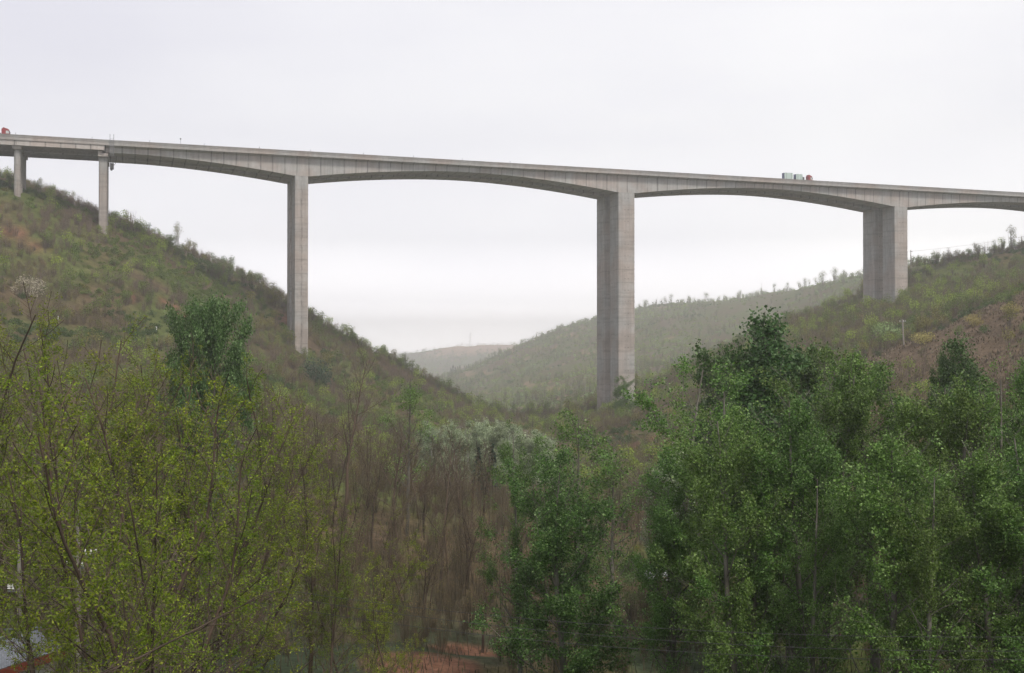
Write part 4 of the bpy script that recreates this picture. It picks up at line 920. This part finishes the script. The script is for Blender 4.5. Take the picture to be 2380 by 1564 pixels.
# ------------------------------------------------------------------ poles, pylon, building
def pole_thing(name, x, yb, yt, Y, r, label, arm=True, mat=None):
    if name == 'marker_pillar': hx, hy = hit(x, yb, 150.); Y = hy if hy < 600 else Y
    q = P(x, yt, Y); g = min(Hs(q.x, q.y), P(x, yb, Y).z)-.6; e = tag(empty(name, (q.x, q.y, g)), label, 'pole'); h = q.z-g
    MB().tube([(0, 0, 0), (0, 0, h)], [r*1.3, r], 10).build('pole', mat or POLEC, e)
    if name == 'marker_pillar': MB().tube([(0, 0, h), (0, 0, h+.06), (0, 0, h+.12)], [r*1.25, r*1.25, r*.3], 10).build('cap', mat, e)
    if arm:
        c = MB().box(-.75, -.05, h-.75, .75, .05, h-.63).build('crossarm', STEEL, e)
        for k in (-.65, 0.25, .65): MB().tube([(k, 0, h-.63), (k, 0, h-.55), (k, 0, h-.5), (k, 0, h-.38), (k, 0, h-.33)], [.04, .08, .05, .08, .03], 8).build('insulator', WHITE, c)
    return e
pole_thing('utility_pole', 2101, 806, 741, 289, .17, 'leaning pale concrete utility pole at the top of the brown slope', True).rotation_euler = (0, -.05, 0)
pole_thing('utility_pole', 1883, 706, 684, 600, .16, 'thin pale pole on the hazy slope left of the last pier', False)
pole_thing('utility_pole', 1773, 752, 737, 460, .14, 'thin pole on the slope midway between the two right piers', False)
pole_thing('utility_pole', 1770, 670, 658, 985, .16, 'thin pole on the far ridge between the two right piers', False)
pw = pole_thing('utility_pole', 2117, 603, 581, 520, .15, 'thin pole on the skyline just right of the last pier', True)
pw2 = pole_thing('utility_pole', 1360, 897, 875, 700, .18, 'pale power pole with crossarm left of the foot of the middle pier', True)
for i, (x, yb, yt, Y) in enumerate([(135,746,735,290),(363,771,760,300),(636,884,870,220)]):
    e = pole_thing('marker_pillar', x, yb, yt, Y, .16, ['small white marker pillar low on the left hillside near the left edge', 'small white marker pillar on the hillside left of the dark twin-topped poplar', 'small white marker pillar right of the dark twin-topped poplar'][i], False, WHITE); e['category'] = 'pillar'
def cable(p0, p1, sag, r, label, grp_):
    pts_ = [p0.lerp(p1, k/24)-Vector((0, 0, 4*sag*(k/24)*(1-k/24))) for k in range(25)]
    return tag(MB().tube(pts_, r, 4).build('power_line', DKSTEEL), label, 'cable', grp_)
a0 = P(2117, 584, 520); a1 = P(2480, 530, 505)
cable(a0, a1, 1.0, .05, 'thin wire running up to the right from the skyline pole beside the last pier', None)
# pylon far away
q = P(1093, 772, 2590); g = Hs(q.x, q.y)-1; py = tag(empty('pylon', (q.x, q.y, g)), 'tiny lattice power pylon on the farthest hazy hill', 'pylon'); h = q.z-g
mb = MB(); 
for sx_, sy_ in ((-1, -1), (1, -1), (1, 1), (-1, 1)): mb.tube([(sx_*3.2, sy_*3.2, 0), (sx_*.8, sy_*.8, h*.7), (sx_*.4, sy_*.4, h)], .28, 4)
for k in range(6):
    z0 = h*.7*k/6; z1 = h*.7*(k+1)/6; w0 = 3.2-2.4*k/6; w1 = 3.2-2.4*(k+1)/6
    for s in (-1, 1): mb.tube([(-w0, s*w0, z0), (w1, s*w1, z1)], .14, 3); mb.tube([(w0, s*w0, z0), (-w1, s*w1, z1)], .14, 3)
mb.build('lattice_mast', STEEL, py)
for k, wd in ((.72, 6), (.84, 5), (.96, 4)): MB().tube([(-wd, 0, h*k), (0, 0, h*k+.8), (wd, 0, h*k)], .22, 4).build('crossarm', STEEL, py)
# street-side poles lower left
q = P(46, 1253, 58); g = Hs(q.x, q.y)
e = tag(empty('utility_pole', (q.x, q.y, g)), 'weathered concrete pole rising behind the low wall at the lower left edge', 'pole'); h = q.z-g
MB().tube([(0, 0, 0), (0, 0, h)], [.15, .10], 12).build('pole', POLEC, e)
def insul(parent, x, y, z, s=1.0):
    MB().tube([(x, y, z), (x, y, z+.05*s), (x, y, z+.09*s), (x, y, z+.16*s), (x, y, z+.22*s), (x, y, z+.28*s)], [.03*s, .09*s, .05*s, .10*s, .08*s, .02*s], 10).build('insulator', WHITE, parent)
c = MB().box(-.55, -.05, h-2.5, .35, .05, h-2.4).build('crossarm', STEEL, e)
for k in (-.5, -.3, .22): insul(c, k, 0, h-2.4)
q2 = P(183, 1167, 56); g = Hs(q2.x, q2.y); e2 = tag(empty('utility_pole', (q2.x, q2.y, g)), 'tall concrete pole carrying white insulators and the cables, behind the left thicket', 'pole'); h2 = q2.z-g
MB().tube([(0, 0, 0), (0, 0, h2)], [.16, .095], 12).build('pole', POLEC, e2)
zi = P(203, 1290, 56).z-g
c = MB().box(-.35, -.05, zi-.1, .85, .05, zi).build('crossarm', STEEL, e2)
for k in (-.3, .3, .55, .8): insul(c, k, 0, zi)
c = MB().box(-.6, -.05, zi-.62, .3, .05, zi-.54).build('crossarm', STEEL, e2)
for k in (-.55, .22): insul(c, k, 0, zi-.54)
for i, (ya, yb_) in enumerate(((1290, 1478), (1294, 1512), (1312, 1530))):
    cable(P(203-14*i, ya, 56), P(2520, yb_, 44), 1.15+.1*i, .011, ['topmost', 'middle', 'lowest'][i]+' of the dark cables stretched across the lower centre from the left pole', 'cables across the valley floor')
# small building with tiled roof
TILE, t, b, o = newmat('roof_tiles'); L = t.links; tcx = N(t, 'ShaderNodeTexCoord'); br_ = N(t, 'ShaderNodeTexBrick'); br_.inputs['Scale'].default_value = 4.0; br_.inputs['Mortar Size'].default_value = .03
br_.inputs['Color1'].default_value = (.27, .29, .33, 1); br_.inputs['Color2'].default_value = (.19, .21, .25, 1); br_.inputs['Mortar'].default_value = (.07, .07, .08, 1)
L.new(tcx.outputs['Object'], br_.inputs['Vector']); L.new(br_.outputs['Color'], b.inputs['Base Color']); b.inputs['Roughness'].default_value = .6
WALLW = flat('plaster', (.55, .53, .50), .9); FASC = flat('red_fascia', (.19, .045, .028), .7, var=.2); WOODD = flat('dark_door', (.05, .045, .04), .7)
ec = P(150, 1511, 56); g = Hs(ec.x, ec.y); ang = math.atan2(-3.6, -1.45)
hs_ = tag(empty('gatehouse', (ec.x, ec.y, g), ang), 'small building with grey tiled roof and red fascia in the bottom left corner', 'building')
he = ec.z-g    # eave height; local +x runs along the eave towards the camera, +y away from the eave (left)
Lh, hw, rise = 7.5, 1.7, .75
MB().box(.4, -.0-3.1, -.5, Lh-.4, -.35, he-.05).build('wall', WALLW, hs_) if False else None
sgn = -1.0     # the roof lies to the left of the eave
w_ = MB(); w_.prism([(.4, sgn*.35), (Lh-.3, sgn*.35), (Lh-.3, sgn*(2*hw-.35)), (.4, sgn*(2*hw-.35))], -.4, he-.12); wl = w_.build('wall', WALLW, hs_)
MB().box(.75, sgn*.355-.0, .02, 1.65, sgn*.355+.03, 2.05).build('door', WOODD, wl); MB().box(2.6, sgn*.355, 1.0, 3.6, sgn*.355+.03, 2.0).build('window', GLASS, wl)
rf = MB(); rf.hexa([(0, 0, he), (Lh, 0, he), (Lh, sgn*hw, he+rise), (0, sgn*hw, he+rise), (0, 0, he+.08), (Lh, 0, he+.08), (Lh, sgn*hw, he+rise+.08), (0, sgn*hw, he+rise+.08)])
rf.hexa([(0, sgn*2*hw, he), (Lh, sgn*2*hw, he), (Lh, sgn*(hw+.01), he+rise), (0, sgn*(hw+.01), he+rise), (0, sgn*2*hw, he+.08), (Lh, sgn*2*hw, he+.08), (Lh, sgn*(hw+.01), he+rise+.08), (0, sgn*(hw+.01), he+rise+.08)])
rfo = rf.build('roof', TILE, hs_); MB().tube([(-.05, sgn*(hw+.005), he+rise+.1), (Lh+.05, sgn*(hw+.005), he+rise+.1)], .09, 8).build('ridge_cap', TILE, rfo)
MB().box(-.03, .012 if sgn < 0 else -.04, he-.32, Lh+.03, .05 if sgn < 0 else -.012, he+.05).build('fascia', FASC, hs_)
MB().extrude_y([(-.0, 0), (.04, 0), (.04, .02), (0, .02)], 0, .01)
gb = MB(); gb.v += [(-.03, sgn*.0, he-.3), (-.03, sgn*2*hw, he-.3), (-.03, sgn*2*hw, he+.02), (-.03, sgn*hw, he+rise), (-.03, sgn*.0, he+.02), (.02, sgn*.0, he-.3), (.02, sgn*2*hw, he-.3), (.02, sgn*2*hw, he-.02), (.02, sgn*hw, he+rise-.02), (.02, 0, he-.02)]
gb.f += [(0, 1, 2, 3, 4), (9, 8, 7, 6, 5), (0, 5, 6, 1), (1, 6, 7, 2), (2, 7, 8, 3), (3, 8, 9, 4), (4, 9, 5, 0)]; gb.build('gable_board', FASC, hs_)
# low wall with coping
wa = P(-60, 1468, 63); wb = P(128, 1468, 64); g = min(Hs(wa.x, wa.y), Hs(wb.x, wb.y)); dv = (wb-wa); lw = dv.length
we = tag(empty('low_wall', (wa.x, wa.y, g), math.atan2(dv.y, dv.x)), 'pale concrete wall with dark coping behind the tiled building', 'wall')
MB().box(0, -.12, -.5, lw, .12, wa.z-g-.12).build('wall_body', C_APP, we); MB().box(-.05, -.18, wa.z-g-.118, lw+.05, .18, wa.z-g+.04).build('coping', STEEL, we)
# black gate post
q = P(241, 1527, 52); g = Hs(q.x, q.y); fp = tag(empty('fence_post', (q.x, q.y, g), .2), 'black square fence post with two short wires at the bottom left', 'post')
MB().box(-.06, -.06, -.3, .06, .06, q.z-g-.06, .01).build('post', DKSTEEL, fp); MB().box(-.075, -.075, q.z-g-.058, .075, .075, q.z-g, .02).build('cap', DKSTEEL, fp)
MB().tube([(-.06, 0, q.z-g-.45), (-.55, .1, q.z-g-.6)], .014, 5).tube([(-.06, 0, q.z-g-.75), (-.55, .1, q.z-g-.82)], .014, 5).build('wire', STEEL, fp)
# pale sheet roof of a shed seen through the trees
q = P(1494, 1336, 108); g = Hs(q.x, q.y); sh = tag(empty('shed', (q.x, q.y, g), -.25), 'shed with a pale sheet metal roof half hidden between centre and right poplars', 'shed')
zz = max(1.8, q.z-g); MB().box(.1, .1, -.3, 2.1, 2.3, zz-.25).build('wall', flat('shed_wood', (.13, .095, .065), .9), sh)
MB().hexa([(0, 0, zz-.22), (2.25, 0, zz-.5), (2.25, 2.5, zz-.1), (0, 2.5, zz+.1), (0, 0, zz-.16), (2.25, 0, zz-.44), (2.25, 2.5, zz-.04), (0, 2.5, zz+.16)]).build('roof', flat('sheet_metal', (.42, .43, .44), .5), sh)
# eroded red bank with exposed edge at the bottom centre is part of the ground; a fallen pale log lies on it
q = P(1390, 1540, 78); g = Hs(q.x, q.y); tag(MB().tube([(0, 0, .1), (.8, .1, .25), (1.7, .1, .15), (2.6, .3, .35)], [.13, .12, .10, .05], 8).build('fallen_log', flat('pale_wood', (.22, .16, .12), .9), None, (q.x, q.y, g)), 'pale fallen log on the ground right of the broad centre poplar', 'log')

# ------------------------------------------------------------------ haze
hm = bpy.data.materials.new('haze_air'); hm.use_nodes = True; t = hm.node_tree; t.nodes.clear()
o = N(t, 'ShaderNodeOutputMaterial'); pv_ = N(t, 'ShaderNodeVolumePrincipled'); pv_.inputs['Density'].default_value = .00043; pv_.inputs['Color'].default_value = (.95, .95, .95, 1); pv_.inputs['Anisotropy'].default_value = .6
t.links.new(pv_.outputs[0], o.inputs['Volume'])
zlow = ZLO-1.0; zhigh = max(ZHI, 75.0)+25
tag(MB().box(-5000, -1200, zlow, 5000, 5300, zhigh).build('haze', hm), kind='stuff', label='thin pale haze filling the valley air', cat='haze')
